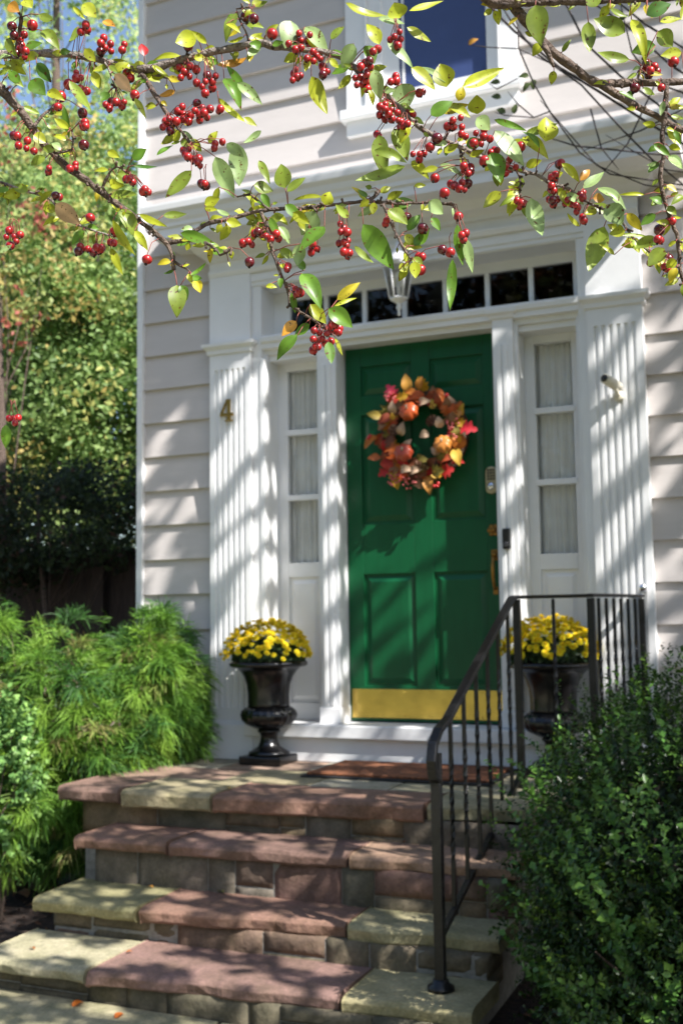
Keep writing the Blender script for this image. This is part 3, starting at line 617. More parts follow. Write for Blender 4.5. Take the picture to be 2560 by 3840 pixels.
# ================================================================== RAILING
RX = 1.095
rl = thing('iron_railing', 'black wrought iron handrail rising beside the stone steps', 'railing', (RX, -1.9, -.686))
def bar(pts, r, nm, sq=True): q = MB(); q.tube(pts, r, 4 if sq else 10, sq=sq); return q.obj(nm, IRON, rl, .002 if sq else 0)
yA, yB = -1.88, -.70; zA, zB = .06, .622
bar([(RX, yA, -.684), (RX, yA, zA+.03)], .0235, 'post'); 
q = MB(); q.lathe(RX, yA, [(.045, -.684), (.045, -.672), (.030, -.664), (.026, -.65)], 20); q.obj('post_base', IRON, rl)
bar([(RX, yB, -.2), (RX, yB, zB)], .0225, 'post')
CX, CY = 1.425, -.72; EX, EY = 1.565, -.185
bar([(CX, CY, -.26), (CX, CY, zB)], .0225, 'post'); bar([(EX, EY, -.26), (EX, EY, zB)], .019, 'post')
# handrail: curl, slope, bend, level run, return to the wall
def sl(y): return .155+(zB-.155)*(y-(-1.83))/((-.80)-(-1.83))
hr = MB(); flat = [(RX, yA+.02, -.02), (RX, yA-.032, .01), (RX, yA-.052, .07), (RX, yA-.03, .125), (RX, yA+.03, .165)]+[(RX, y, sl(y)) for y in (-1.75, -1.3, -.86)]+[(RX, -.79, zB+.004), (RX, -.745, zB+.010), (RX, yB, zB+.010)]
def flatbar(pts, wx, th, mb):
    pts = [np.array(p, float) for p in pts]; vs = []
    for i, p in enumerate(pts):
        t_ = pts[min(i+1, len(pts)-1)]-pts[max(i-1, 0)]; t_ /= np.linalg.norm(t_); sx = np.array([-t_[1], t_[0], 0]) if np.hypot(t_[0], t_[1]) > .3 else np.array([1., 0, 0])
        if abs(t_[0]) < .05: sx = np.array([1., 0, 0])
        sx = sx/np.linalg.norm(sx); n_ = np.cross(sx, t_); n_ /= np.linalg.norm(n_)
        vs += [p-sx*wx-n_*th, p+sx*wx-n_*th, p+sx*wx*.8+n_*th, p-sx*wx*.8+n_*th]
    m = len(pts); mb.add(vs, [(i*4+k_, i*4+(k_+1) % 4, (i+1)*4+(k_+1) % 4, (i+1)*4+k_) for i in range(m-1) for k_ in range(4)]+[(0, 3, 2, 1), tuple((m-1)*4+k_ for k_ in range(4))])
flatbar(flat, .020, .008, hr); flatbar([(RX-.02, yB, zB+.010), (CX+.016, CY+.0, zB+.010)], .018, .0078, hr); flatbar([(CX, CY-.012, zB+.012), (EX, EY+.018, zB+.012)], .015, .0076, hr)
hr.obj('handrail', IRON, rl, .003)
def lo(y): return -.545+(-.16+.545)*(y-yA)/(yB-yA)
lo = lambda y: -.52+(.385)*(y-yA)/(yB-yA)
bar([(RX, yA, lo(yA)), (RX, yB, lo(yB))], .015, 'bottom_rail')
def twist(x, y, z0, z1):
    q = MB(); n = 22; vs = []
    for i in range(n+1):
        t_ = i/n; a = PI/4+(PI*3*min(1, max(0, (t_-.25)/.5)) if True else 0)
        for k_ in range(4): vs.append((x+.0095*math.cos(a+k_*PI/2), y+.0095*math.sin(a+k_*PI/2), z0+(z1-z0)*t_))
    q.add(vs, [(i*4+k_, i*4+(k_+1) % 4, (i+1)*4+(k_+1) % 4, (i+1)*4+k_) for i in range(n) for k_ in range(4)]); q.obj('baluster', IRON, rl)
for i in range(1, 7):
    y = yA+(yB-yA)*i/7.0; twist(RX, y, lo(y), sl(y) if y < -.85 else zB)
for i in (1,): twist(RX+(CX-RX)*.5, yB-.01, -.12, zB)
for i in range(1, 7): t_ = i/7; twist(CX+(EX-CX)*t_, CY+(EY-CY)*t_, -.12, zB)
bar([(RX, yB, -.12), (CX, CY, -.12)], .012, 'bottom_rail'); bar([(CX, CY, -.121), (EX, EY, -.121)], .012, 'bottom_rail')
#==SPLIT==
# ================================================================== SHRUBS
def sprigs(name, P0, D0, n_leaf, L, size, cols, wts, m, parent, aspect=.6):
    """P0 base points, D0 directions: leaves set along little stems"""
    n = len(P0); t = (np.arange(n_leaf)+.5)/n_leaf
    D0 = D0/np.linalg.norm(D0, axis=1, keepdims=True)
    Ls = L*(.6+.8*RNG.random((n, 1, 1)))
    side = RNG.normal(size=(n, n_leaf, 3)); side -= D0[:, None]*(side*D0[:, None]).sum(2, keepdims=True); side /= np.linalg.norm(side, axis=2, keepdims=True)
    P = P0[:, None]+D0[:, None]*Ls*t[None, :, None]+side*size*.45
    c = pick(cols, wts, n)[:, None]*(.75+.5*RNG.random((n, n_leaf, 1)))
    c = c*(1+.5*(t[None, :, None]-.5)*np.array([1.2, .8, .4]))
    dirs = (side*.8+D0[:, None]*.8).reshape(-1, 3); N = (D0[:, None]-side*.5+RNG.normal(size=P.shape)*.3).reshape(-1, 3)
    return cloud(name, P.reshape(-1, 3), N, size*(.7+.6*RNG.random(n*n_leaf)), c.reshape(-1, 3), m, parent, aspect, dirs)
def shell(center, radii, n, inner=.72, lump=.16, seed=0):
    d_ = RNG.normal(size=(n, 3)); d_ /= np.linalg.norm(d_, axis=1, keepdims=True)
    k_ = 1+lump*np.sin(d_[:, :1]*5+seed)*np.sin(d_[:, 1:2]*6+seed*2)+lump*.7*np.sin(d_[:, 2:]*9+d_[:, :1]*7+seed)
    r_ = inner+(1-inner)*RNG.random((n, 1))**.7
    return np.array(center)+d_*np.array(radii)*k_*r_, d_
def stems(name, base, pts, r, m, parent):
    q = MB()
    for p in pts:
        p = np.array(p); b0 = np.array(base)+np.array([random.uniform(-.08, .08), random.uniform(-.08, .08), 0]); md = b0*.45+p*.55+np.array([random.uniform(-.06, .06), random.uniform(-.06, .06), .02])
        q.tube([b0, md, p], [r, r*.6, r*.2], 6)
    return q.obj(name, m, parent)
# boxwood in the right foreground
bw = thing('boxwood_shrub', 'large dark green boxwood shrub covering the right end of the steps', 'shrub', (1.95, -1.9, -.83))
Ps = []; Ds = []
for c, r, n, sd_ in (((1.92, -1.86, -.26), (.50, .62, .60), 3000, 1), ((2.35, -1.65, -.12), (.60, .62, .58), 2300, 2.3), ((1.98, -2.3, -.50), (.40, .42, .36), 1300, 4), ((1.74, -1.35, -.12), (.34, .35, .40), 900, 5), ((1.68, -1.75, -.44), (.34, .42, .36), 1300, 6)):
    P, d_ = shell(c, r, n, .55, .14, sd_); Ps.append(P); Ds.append(d_+np.array([0, 0, .75])+RNG.normal(size=d_.shape)*.35)
P = np.concatenate(Ps); d_ = np.concatenate(Ds); k_ = (P[:, 2] > -.80) & (P[:, 0] > 1.27); P = P[k_]; d_ = d_[k_]
sprigs('foliage', P, d_, 12, .085, .018, [(.022, .052, .010), (.038, .085, .013), (.09, .16, .022), (.013, .036, .008)], [3, 3, 1, 2.5], BOX, bw)
Pi, di = shell((1.98, -1.85, -.28), (.46, .55, .46), 9000, .35, .1, 2); k2 = Pi[:, 2] > -.8; Pg, dg_ = shell((2.0, -2.05, -.3), (.50, .5, .55), 500, .9, .12, 3); Pg, dg_ = Pg[Pg[:, 2] > -.78], dg_[Pg[:, 2] > -.78]; sprigs('sun_tinted_shoots', Pg, dg_+np.array([0, 0, 1.1]), 16, .13, .024, [(.10, .20, .04), (.06, .14, .025)], [1, 1.5], BOX, bw, .75)  # brighter sprigs have sunlight put into their leaf colour
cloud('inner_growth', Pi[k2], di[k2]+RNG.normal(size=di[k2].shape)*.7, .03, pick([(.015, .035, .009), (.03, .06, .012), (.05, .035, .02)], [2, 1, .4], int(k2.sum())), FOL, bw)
sel = RNG.choice(len(P), 110, replace=False); top = P[sel]+np.array([0, 0, .03])
sprigs('new_shoots', top[top[:, 2] > -.3], np.tile([[.05, -.05, 1.]], ((top[:, 2] > -.3).sum(), 1))+RNG.normal(size=((top[:, 2] > -.3).sum(), 3))*.25, 22, .19, .019, [(.10, .22, .03), (.07, .17, .03)], [1, 1], BOX, bw)
stems('stems', (1.95, -1.85, -.83), [P[i] for i in RNG.choice(len(P), 60, replace=False)], .012, BARK, bw)

# thread leaved cypress left of the steps
def plume_mesh(P0, D0, ns, L, wd, cols, wts, droop, name, parent):
    n = len(P0); D0 = D0/np.linalg.norm(D0, axis=1, keepdims=True)
    dd = D0[:, None]+RNG.normal(size=(n, ns, 3))*.42; dd /= np.linalg.norm(dd, axis=2, keepdims=True)
    Ls = (L*(.5+.9*RNG.random((n, ns, 1)))); p0 = P0[:, None]+RNG.normal(size=(n, ns, 3))*.012
    g_ = np.array([0, 0, -1.])
    sgs = []
    for t in (0, .4, .75, 1): sgs.append(p0+dd*Ls*t+g_*droop*Ls*t*t*1.3)
    sd_ = np.cross(dd, RNG.normal(size=dd.shape)); sd_ /= np.linalg.norm(sd_, axis=2, keepdims=True)
    V = []
    for q_, w_ in zip(sgs, (.9, 1, .8, .15)): V += [q_-sd_*wd*w_, q_+sd_*wd*w_]
    V = np.stack(V, 2).reshape(-1, 3); m_ = n*ns
    F = (np.arange(m_)[:, None]*8+np.array([0, 1, 3, 2, 2, 3, 5, 4, 4, 5, 7, 6])[None]).reshape(-1).astype(np.int32)
    me = bpy.data.meshes.new(name); me.vertices.add(len(V)); me.vertices.foreach_set('co', V.astype(np.float32).ravel())
    me.loops.add(len(F)); me.loops.foreach_set('vertex_index', F); me.polygons.add(m_*3); me.polygons.foreach_set('loop_start', np.arange(0, m_*12, 4, dtype=np.int32)); me.update(calc_edges=True)
    a = me.color_attributes.new('Col', 'FLOAT_COLOR', 'POINT'); c = np.ones((n, ns, 8, 4), np.float32); cc_ = pick(cols, wts, n)[:, None, None]*(.5+.65*RNG.random((n, ns, 1, 1)))
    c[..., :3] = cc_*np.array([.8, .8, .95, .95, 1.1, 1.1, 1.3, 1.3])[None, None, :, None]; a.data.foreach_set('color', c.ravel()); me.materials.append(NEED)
    o = bpy.data.objects.new(name, me); COL.objects.link(o); attach(o, parent); return o
cy_ = thing('thread_cypress', 'feathery bright green cypress with drooping thread foliage left of the steps', 'shrub', (-1.55, -.75, -.83))
Ps = []; Ds = []
for c, r, n, sd_ in (((-1.42, -.72, .05), (.52, .42, .58), 130, 1), ((-1.95, -.85, .02), (.62, .50, .64), 135, 3), ((-1.18, -.78, -.20), (.36, .36, .42), 75, 5), ((-1.50, -.98, -.28), (.50, .36, .34), 65, 2), ((-1.02, -.48, .22), (.30, .26, .38), 75, 6), ((-.96, -.42, .33), (.22, .2, .28), 60, 9), ((-.88, -.42, 0), (.2, .2, .3), 50, 10), ((-.98, -.60, -.12), (.26, .30, .36), 60, 7), ((-1.02, -.8, -.42), (.28, .3, .28), 36, 8)):
    P, d_ = shell(c, r, n, .62, .22, sd_); Ps.append(P); Ds.append(d_+np.array([0, 0, .1])+RNG.normal(size=d_.shape)*.25)
T_ = np.concatenate(Ps); TD = np.concatenate(Ds); TD /= np.linalg.norm(TD, axis=1, keepdims=True)
m_ = 15; f_ = RNG.random((len(T_), m_, 1)); lat = RNG.normal(size=(len(T_), m_, 3)); lat -= TD[:, None]*(lat*TD[:, None]).sum(2, keepdims=True); lat[..., 2] *= .45
Ls_ = (.16+.14*RNG.random((len(T_), 1, 1)))
P = T_[:, None]+TD[:, None]*Ls_*(f_-.55)+lat*.05*(1.25-f_)-np.array([0, 0, 1.])*Ls_*.45*f_**2
d_ = TD[:, None]*(.5+f_)+lat*.5-np.array([0, 0, .55])*f_; P = P.reshape(-1, 3); d_ = d_.reshape(-1, 3); shade_ = RNG.random(len(T_)); tint = np.repeat(shade_, m_)
k_ = (P[:, 2] > -.66) & (P[:, 1] < -.16) & ~((P[:, 0] > -.95) & (P[:, 2] < -.16)) & (P[:, 0] < -.68)
P = P[k_]; d_ = d_[k_]; tint = tint[k_]
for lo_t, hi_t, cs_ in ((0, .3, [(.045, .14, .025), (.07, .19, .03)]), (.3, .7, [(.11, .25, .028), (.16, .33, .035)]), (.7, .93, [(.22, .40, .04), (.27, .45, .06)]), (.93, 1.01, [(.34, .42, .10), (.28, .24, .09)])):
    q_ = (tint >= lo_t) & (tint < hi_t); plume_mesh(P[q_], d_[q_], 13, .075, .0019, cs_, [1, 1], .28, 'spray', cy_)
n_ = 2500; Pi, di = shell((-1.45, -.75, -.05), (.62, .34, .45), n_, .3, .1, 1); ok_ = (Pi[:, 0] < -.98) | (Pi[:, 2] > 0); Pi, di = Pi[ok_], di[ok_]
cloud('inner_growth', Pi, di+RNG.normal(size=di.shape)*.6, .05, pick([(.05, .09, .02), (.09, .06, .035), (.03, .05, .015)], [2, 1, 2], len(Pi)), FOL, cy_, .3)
stems('stems', (-1.5, -.72, -.83), [P[i] for i in RNG.choice(len(P), 70, replace=False)], .012, BARK, cy_)
n_ = 60; q_ = np.array([-.99, -.80, -.12])+RNG.normal(size=(n_, 3))*np.array([.05, .05, .12])
# small leafy shrub at the left edge
sp_ = thing('small_leaved_shrub', 'pale green small leaved shrub at the left edge below the cypress', 'shrub', (-1.75, -1.55, -.83))
c0 = atY(-15, 1800, -1.3); P, d_ = shell(c0, (.20, .25, .40), 600, .55, .2, 2); k_ = P[:, 2] > -.80; P = P[k_]; d_ = d_[k_]
sprigs('foliage', P, d_+np.array([0, 0, .4]), 9, .09, .026, [(.13, .27, .07), (.20, .36, .10), (.08, .18, .05)], [2, 2, 1], FOL, sp_, .85)
stems('stems', tuple(c0[:2])+(-.83,), [P[i] for i in RNG.choice(len(P), 30, replace=False)], .008, BARK, sp_)
# leaf litter and bark chips in the beds
n_ = 2600; P = np.stack([RNG.uniform(-3.4, -.72, n_), RNG.uniform(-3.6, -.2, n_), np.full(n_, -.822)], 1); P2 = np.stack([RNG.uniform(1.27, 3.2, n_), RNG.uniform(-3.4, -.2, n_), np.full(n_, -.822)], 1)
P = np.concatenate([P, P2]); o = cloud('leaf_litter', P+RNG.random(P.shape)*[0, 0, .015], np.array([0, 0, 1.])+RNG.normal(size=P.shape)*.45, RNG.uniform(.015, .05, len(P)), pick([(.16, .08, .045), (.08, .045, .03), (.30, .17, .09), (.04, .025, .02), (.35, .13, .04)], [3, 4, 1.2, 4, .5], len(P)), WLEAF, None)
tag(o, None, None, None, 'stuff')
FL = [(327, 1889, -.358, .035, (.55, .13, .02)), (345, 2037, -.55, .03, (.45, .22, .04)), (508, 2048, -.55, .04, (.22, .2, .06)), (180, 2306, -.81, .05, (.65, .17, .02)), (275, 2333, -.81, .045, (.5, .13, .02)), (933, 1932, -.358, .03, (.6, .16, .02)), (600, 2051, -.55, .025, (.4, .1, .03)), (76, 2178, -.686, .03, (.3, .12, .04)), (297, 2186, -.686, .025, (.35, .12, .03)), (524, 1832-22, -.2, .03, (.5, .3, .05)), (48, 2055, -.822, .12, (.55, .33, .2)), (700, 2056, -.55, .03, (.5, .12, .03))]
for i, (px, py, z_, L, c) in enumerate(FL):
    p = atZ(px, py, z_+.006); a = random.uniform(0, 6); q = MB(); dv = np.array([math.cos(a), math.sin(a), random.uniform(0, .15)])*L/2
    q.leaf(p-dv, p+dv, (.1, 0, 1), L*.65, c, .3, .12, .02); o = q.obj('fallen_leaf', WLEAF)
    tag(o, 'crumpled tan fallen leaf on the dark mulch left of the steps' if L > .1 else 'small fallen autumn leaf lying on the stone steps or path', 'leaf', None if L > .1 else 'fallen leaves on the steps and path')

# ================================================================== FENCE AND TREES BEHIND
FY = 2.9; zt = atY(160, 1268, FY)[2]
fn = thing('wooden_fence', 'dark brown board fence behind the cypress at left', 'fence', (-4, FY, -.83))
q = MB(); x = -9.
while x < -1.5:
    q.box(x, x+.135, FY, FY+.02, -.8, zt-.03-random.uniform(0, .008)); x += .142
q.obj('boards', FENCE, fn); q = MB(); q.box(-9, -1.5, FY-.05, FY-.001, zt-.10, zt-.03); q.box(-9, -1.5, FY-.07, FY+.05, zt-.029, zt); q.obj('rail', FENCE, fn)
for x in (-8.0, -5.9, -3.72): q = MB(); q.box(x, x+.12, FY-.12, FY-.051, -.83, zt+.04); q.box(x-.015, x+.135, FY-.135, FY-.03, zt+.041, zt+.07); q.obj('post', FENCE, fn)
def trunk_and_limbs(base, top, r0, ends, m, parent, nm='trunk', lr=.5):
    q = MB(); b = np.array(base, float); t = np.array(top, float); n = 7; pts = []
    for i in range(n+1):
        f = i/n; pts.append(b+(t-b)*f+np.array([math.sin(f*5)*.08, math.cos(f*4)*.06, 0])*f)
    q.tube(pts, [r0*(1-.75*i/n) for i in range(n+1)], 10)
    for e_ in ends:
        f = random.uniform(.3, .95); k0 = pts[int(f*n)]; e_ = np.array(e_); md = (k0+e_)/2+np.array([0, 0, .08*np.linalg.norm(e_-k0)])+RNG.normal(size=3)*.05
        rr = r0*(1-.75*f)*lr; q.tube([k0, md, e_], [rr, rr*.55, rr*.12], 6)
    return q.obj(nm, m, parent)
def tree(name, label, cat, base, crown, radii, ncl, per, spread, size, cols, wts, r0, m=BARK, group=None, shell_=.35, jit=.3):
    t = thing(name, label, cat, base, group); P, N, idx, C_ = crown_pts(crown, radii, ncl, per, spread, shell_)
    cc_ = pick(cols, wts, ncl)[idx]*(1-jit/2+jit*RNG.random((len(P), 1))); alt = pick(cols, wts, len(P)); k_ = RNG.random(len(P)) < .25; cc_[k_] = alt[k_]
    ok = P[:, 2] > base[2]+.1; P, N, cc_ = P[ok], N[ok], cc_[ok]
    cloud('crown', P, N+RNG.normal(size=P.shape)*.6, size*(.6+.8*RNG.random(len(P))), np.clip((cc_*.84+cc_.mean(1, keepdims=True)*.16)*1.15, 0, .8), BGF, t)
    trunk_and_limbs(base, (crown[0], crown[1], crown[2]+radii[2]*.6), r0, C_[RNG.choice(len(C_), min(len(C_), 16), replace=False)], m, t, 'trunk', .22); return t
GRN = [(.22, .36, .08), (.32, .46, .11), (.13, .23, .05), (.50, .50, .11), (.52, .38, .08)]
def bt(px, py, d, dz): p = at(px, py, d); return (p[0], p[1], p[2]+dz)
c = bt(235, 740, 12.6, 0); tree('birch_tree', 'tall birch with pale trunk and yellow green leaves nearest the house corner', 'tree', (c[0], c[1], -.83), c, (1.2, 1.6, 3.1), 240, 120, .42, .075, GRN, [3, 4, 2, 1.2, .3], .11, BARK_P)
c = bt(40, 720, 14.5, 0); tree('maple_tree', 'autumn maple with orange and yellow leaves behind the fence at left', 'tree', (c[0], c[1], -.83), c, (1.7, 1.5, 2.3), 280, 120, .42, .085, [(.44, .32, .07), (.46, .44, .10), (.28, .40, .09), (.40, .16, .05), (.18, .29, .07)], [1.2, 2.5, 5, .5, 2.5], .13)
c = bt(140, 200, 18, 0); tree('tall_tree', 'tall loose pale green tree rising against blue sky behind the birch', 'tree', (c[0], c[1], -.83), c, (2.6, 2.2, 3.6), 130, 80, .6, .12, [(.34, .48, .14), (.42, .54, .18), (.52, .52, .14), (.22, .34, .09)], [3, 3, 1, 1], .2)
c = bt(190, 900, 12.8, 0); tree('green_shrub', 'mid green leafy shrub standing above the fence beside the house corner', 'shrub', (c[0], c[1], -.83), c, (1.9, 1.0, 1.7), 340, 130, .34, .065, [(.17, .30, .07), (.24, .40, .09), (.34, .44, .12), (.08, .14, .04)], [3, 2, 1, 1], .05)
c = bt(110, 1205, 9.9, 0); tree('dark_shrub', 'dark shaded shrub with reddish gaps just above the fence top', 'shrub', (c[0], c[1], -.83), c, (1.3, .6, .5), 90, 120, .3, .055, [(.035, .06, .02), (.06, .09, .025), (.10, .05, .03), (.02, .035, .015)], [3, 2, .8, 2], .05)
c = bt(10, 500, 10.5, 0); tree('red_leaved_tree', 'small tree with scattered red and yellow leaves at the far left', 'tree', (c[0], c[1], -.83), c, (1.0, .9, 1.4), 45, 40, .35, .075, [(.42, .10, .06), (.45, .36, .08), (.3, .36, .08)], [.8, 2, 3], .07)

# trees across the road, seen only as dark reflections in the panes
for x, y, h, rx, cs in ((-9, -15, 5, 4.2, 0), (-16, -11, 5.5, 4.5, 1), (-2, -18, 5.5, 4.5, 1), (5, -19, 5, 4.5, 0)):
    tree('roadside_tree', ['broad green tree across the road, reflected in the transom panes', 'russet autumn tree across the road, reflected in the transom panes'][cs], 'tree', (x, y, -.83), (x, y, h), (rx, rx, 4.4), 110, 70, 1.1, .34, [[(.05, .09, .02), (.09, .13, .03), (.12, .10, .03)], [(.14, .06, .02), (.10, .10, .03), (.06, .08, .02)]][cs], [2, 1, 1], .3, group='trees across the road')

# ================================================================== SHADE TREE right of the door (throws the dappled shade)
sh = thing('shade_tree', 'tree right of the house with bare dark twigs reaching in at the upper right corner', 'tree', (6.4, -3.1, -.83))
def keep(C_): return C_[:, 0] > 3.6
E1 = np.array([.3746, .9272, 0]); E2 = np.cross(SUN, E1); E2 = E2 if E2[2] > 0 else -E2
def ab(P): P = np.asarray(P, float); return np.stack([P@E1, P@E2], -1)
# dense unseen crown; gaps cut along the sun rays to shape the sun patches
rg = np.random.default_rng(21); holes = []
for x, z_, r in [(-1.12, 1.55, .03), (-1.0, 1.75, .035), (-1.1, 1.30, .03), (-1.05, 1.0, .03), (-1.1, .75, .03), (-.98, 1.15, .03), (-1.15, .5, .03),
                 (-.66, 1.88, .03), (-.62, 1.55, .05), (-.70, 1.35, .04), (-.60, 1.18, .05), (-.68, .9, .05), (-.58, .62, .045), (-.7, .45, .04), (-.62, .25, .03),
                 (-.47, 1.85, .06), (-.47, 1.60, .065), (-.48, 1.3, .06), (-.46, 1.05, .05), (-.48, .8, .06), (-.46, .55, .05), (-.5, .35, .04),
                 (-.07, 1.72, .04), (-.04, 1.45, .045), (-.08, 1.2, .04), (-.05, .95, .045), (-.06, .7, .05), (-.04, .45, .05), (-.07, .22, .05), (-.05, .05, .04),
                 (1.02, 1.0, .03), (.90, 1.65, .035), (.95, 1.4, .04), (.90, 1.15, .04), (.95, .85, .035), (.92, .6, .04), (.98, 1.75, .03), (.93, .35, .04),
                 (1.42, 1.85, .03), (1.5, 1.7, .035), (1.56, 1.82, .03), (1.42, 1.5, .035), (1.55, 1.35, .04), (1.45, 1.25, .035), (1.5, 1.0, .045), (1.42, .85, .04), (1.56, .75, .04), (1.48, .55, .05), (1.55, .35, .04), (1.42, .3, .04),
                 (1.42, 2.12, .03), (1.68, 1.95, .03), (1.72, 1.62, .035), (1.70, 1.2, .035), (1.75, .85, .04), (1.7, .5, .035), (1.85, 1.4, .035), (1.9, 1.0, .03), (1.85, 2.0, .03)]:
    holes.append((*ab((x, -.16, z_)), r))
for x, z_, r in [(.10, .98, .035), (.22, 1.05, .035), (.33, 1.0, .04), (.42, 1.10, .045), (.46, .95, .05), (.35, .86, .05), (.22, .86, .04), (.08, .80, .035), (.12, .6, .025), (.30, .62, .03), (.07, .42, .03), (.40, .48, .035), (.45, .68, .035), (.26, .40, .025), (.10, .25, .03), (.42, .3, .03), (.03, 1.2, .02), (.06, 1.4, .02), (.05, .1, .03), (.25, .10, .02)]:
    holes.append((*ab((x, 0, z_)), r))
for _ in range(55): holes.append((*ab((rg.uniform(-1.2, 2.0), -.12, rg.uniform(-.1, 2.05))), rg.uniform(.012, .03)))
for _ in range(48): holes.append((*ab((rg.uniform(-1.0, 1.3), rg.uniform(-1.28, -.1), -.2)), rg.uniform(.026, .05)))
for z_, y0, y1, n_ in ((-.358, -1.52, -1.22, 8), (-.55, -1.8, -1.5, 9), (-.686, -2.1, -1.78, 13), (-.81, -3.0, -2.1, 40)):
    for _ in range(n_): holes.append((*ab((rg.uniform(-.65, 1.2), rg.uniform(y0, y1), z_)), rg.uniform(.032, .055)))
for x, y, z_, r in [(-.5, -2.0, -.686, .07), (-.35, -1.95, -.686, .06), (-.15, -2.0, -.686, .06), (-.6, -1.9, -.686, .06), (.25, -1.95, -.686, .045), (.45, -2.0, -.686, .04), (.3, -1.52, -.358, .05), (.45, -1.54, -.36, .05), (.42, -1.76, -.5, .05), (.3, -1.3, -.22, .05), (1.1, -2.03, -.7, .05), (.62, -1.74, -.58, .05), (-.75, -1.27, -.21, .04)]: holes.append((*ab((x, y, z_)), r))
for _ in range(36): holes.append((*ab((rg.uniform(1.7, 2.6), rg.uniform(-2.8, -1.7), rg.uniform(-.75, .1))), rg.uniform(.02, .06)))
for _ in range(20): holes.append((*ab((.46+.26*math.cos(_*.9), -.09, 1.5+.26*math.sin(_*.9))), rg.uniform(.015, .035)))
for _ in range(60): holes.append((*ab((rg.uniform(-2.2, -.8), rg.uniform(-1.2, -.5), rg.uniform(-.4, .5))), rg.uniform(.05, .13)))
n1, n2, n3 = 16000, 30000, 5000
T1 = np.stack([rg.uniform(-1.35, 2.3, n1), np.full(n1, -.14), rg.uniform(-.2, 2.02, n1)], 1)
T2 = np.stack([rg.uniform(-2.5, 2.9, n2), rg.uniform(-3.1, -.1, n2), np.full(n2, -.45)+rg.uniform(-.3, .3, n2)], 1)
T3 = np.stack([rg.uniform(1.7, 4.5, n3), np.full(n3, -.14), rg.uniform(-.2, 3.4, n3)], 1); T3 = T3[np.sin(T3[:, 0]*5)+np.sin(T3[:, 2]*4+T3[:, 0]*3) > -.2]
ts = np.concatenate([rg.normal(5.7, .5, n1), rg.normal(4.6, .55, n2), rg.normal(5.0, .5, len(T3))]); P = np.concatenate([T1, T2, T3])+SUN*ts[:, None]
hp = np.array(holes); AB = ab(P); near_h = np.zeros(len(P), bool)
for a_, b_, r_ in holes: near_h |= (AB[:, 0]-a_)**2+(AB[:, 1]-b_)**2 < (r_+.021)**2
P = P[~near_h]
dd = P-CP; zz_ = dd@FW; xs = (1280+FPX*(dd@RT)/zz_)/K; P = P[(xs > 1590) | (zz_ < .1)]
Pa, Na, ia, C_ = crown_pts((6.4, -2.9, 5.6), (2.0, 1.6, 1.9), 120, 40, .34, .1, keep)
abA = ab(Pa); hit = (Pa@E1 > 99)
lo_ = ab([(-1.4, -.1, 2.1), (2.2, -.1, 2.1)])
t_ = (-.14-Pa[:, 1])/(-SUN[1]); F_ = Pa-SUN*(np.where(t_ > 0, -t_, 0)*-1)[:, None]*1.0; Fx = Pa[:, 0]-SUN[0]*((-.14-Pa[:, 1])/-SUN[1]); Fz = Pa[:, 2]-SUN[2]*((-.14-Pa[:, 1])/-SUN[1])
Pa = Pa[(Fx > 2.3)]
P = np.concatenate([P, Pa])
C2 = P[rg.choice(len(P), 120)]
cloud('crown', P, RNG.normal(size=P.shape)+SUN*.8, RNG.uniform(.045, .08, len(P)), pick([(.12, .2, .04), (.2, .24, .05)], [1, 1], len(P)), FOL, sh, .75)
trunk_and_limbs((6.4, -3.1, -.83), (5.6, -2.9, 6.4), .16, np.concatenate([C_[RNG.choice(len(C_), 50)], C2[:50]]), BARK, sh, 'trunk', .22)
tw = MB()
TWD = [([(1080, -40), (1109, 0), (1179, 70), (1284, 155), (1374, 210), (1484, 280), (1600, 350)], 3.4, .007),
       ([(1130, -20), (1174, 50), (1234, 125), (1334, 195), (1430, 300), (1500, 370), (1600, 450)], 3.3, .005),
       ([(1240, -30), (1294, 0), (1344, 100), (1424, 175), (1510, 240), (1600, 330)], 3.5, .006),
       ([(1165, -20), (1188, 60), (1190, 110), (1224, 190), (1264, 260), (1330, 350), (1400, 400), (1600, 430)], 3.3, .0045),
       ([(1240, 310), (1320, 335), (1420, 345), (1510, 355), (1600, 350)], 3.6, .005),
       ([(1320, -20), (1440, 60), (1540, 150), (1600, 190)], 3.2, .006), ([(1400, -10), (1480, 55), (1600, 130)], 3.3, .006),
       ([(1390, 310), (1450, 345), (1530, 390), (1600, 400)], 3.4, .003), ([(1355, 250), (1380, 340), (1420, 390)], 3.5, .0028),
       ([(1424, 10), (1450, 120), (1500, 190), (1560, 210), (1600, 230)], 3.3, .005), ([(1240, 230), (1300, 300), (1370, 380), (1480, 425), (1600, 440)], 3.4, .0035),
       ([(1284, 155), (1190, 112), (1115, 108), (1075, 103)], 3.4, .002), ([(1188, 180), (1140, 205), (1120, 190)], 3.4, .002), ([(1264, 255), (1225, 270), (1190, 240), (1165, 210)], 3.4, .0025), ([(1225, 270), (1160, 265), (1135, 258)], 3.4, .002),
       ([(1500, 200), (1440, 330), (1380, 400)], 3.5, .003), ([(1568, 250), (1470, 300), (1340, 345)], 3.5, .003)]
root = (4.6, -2.6, 3.6)
for pts, d0, r in TWD:
    w_ = [at(x, y, d0) for x, y in pts]
    if pts[-1][0] >= 1600: w_.append(np.array([3.2, w_[-1][1]+.1, w_[-1][2]+.3])); w_.append(np.array(root)); tw.tube(w_, [r*.3]+[r*.6]*(len(w_)-3)+[r*1.3, r*2], 6)
    else: tw.tube(w_, [r]*(len(w_)-1)+[r*.4], 5)
tw.obj('twigs', TWIG, sh)
q = MB()
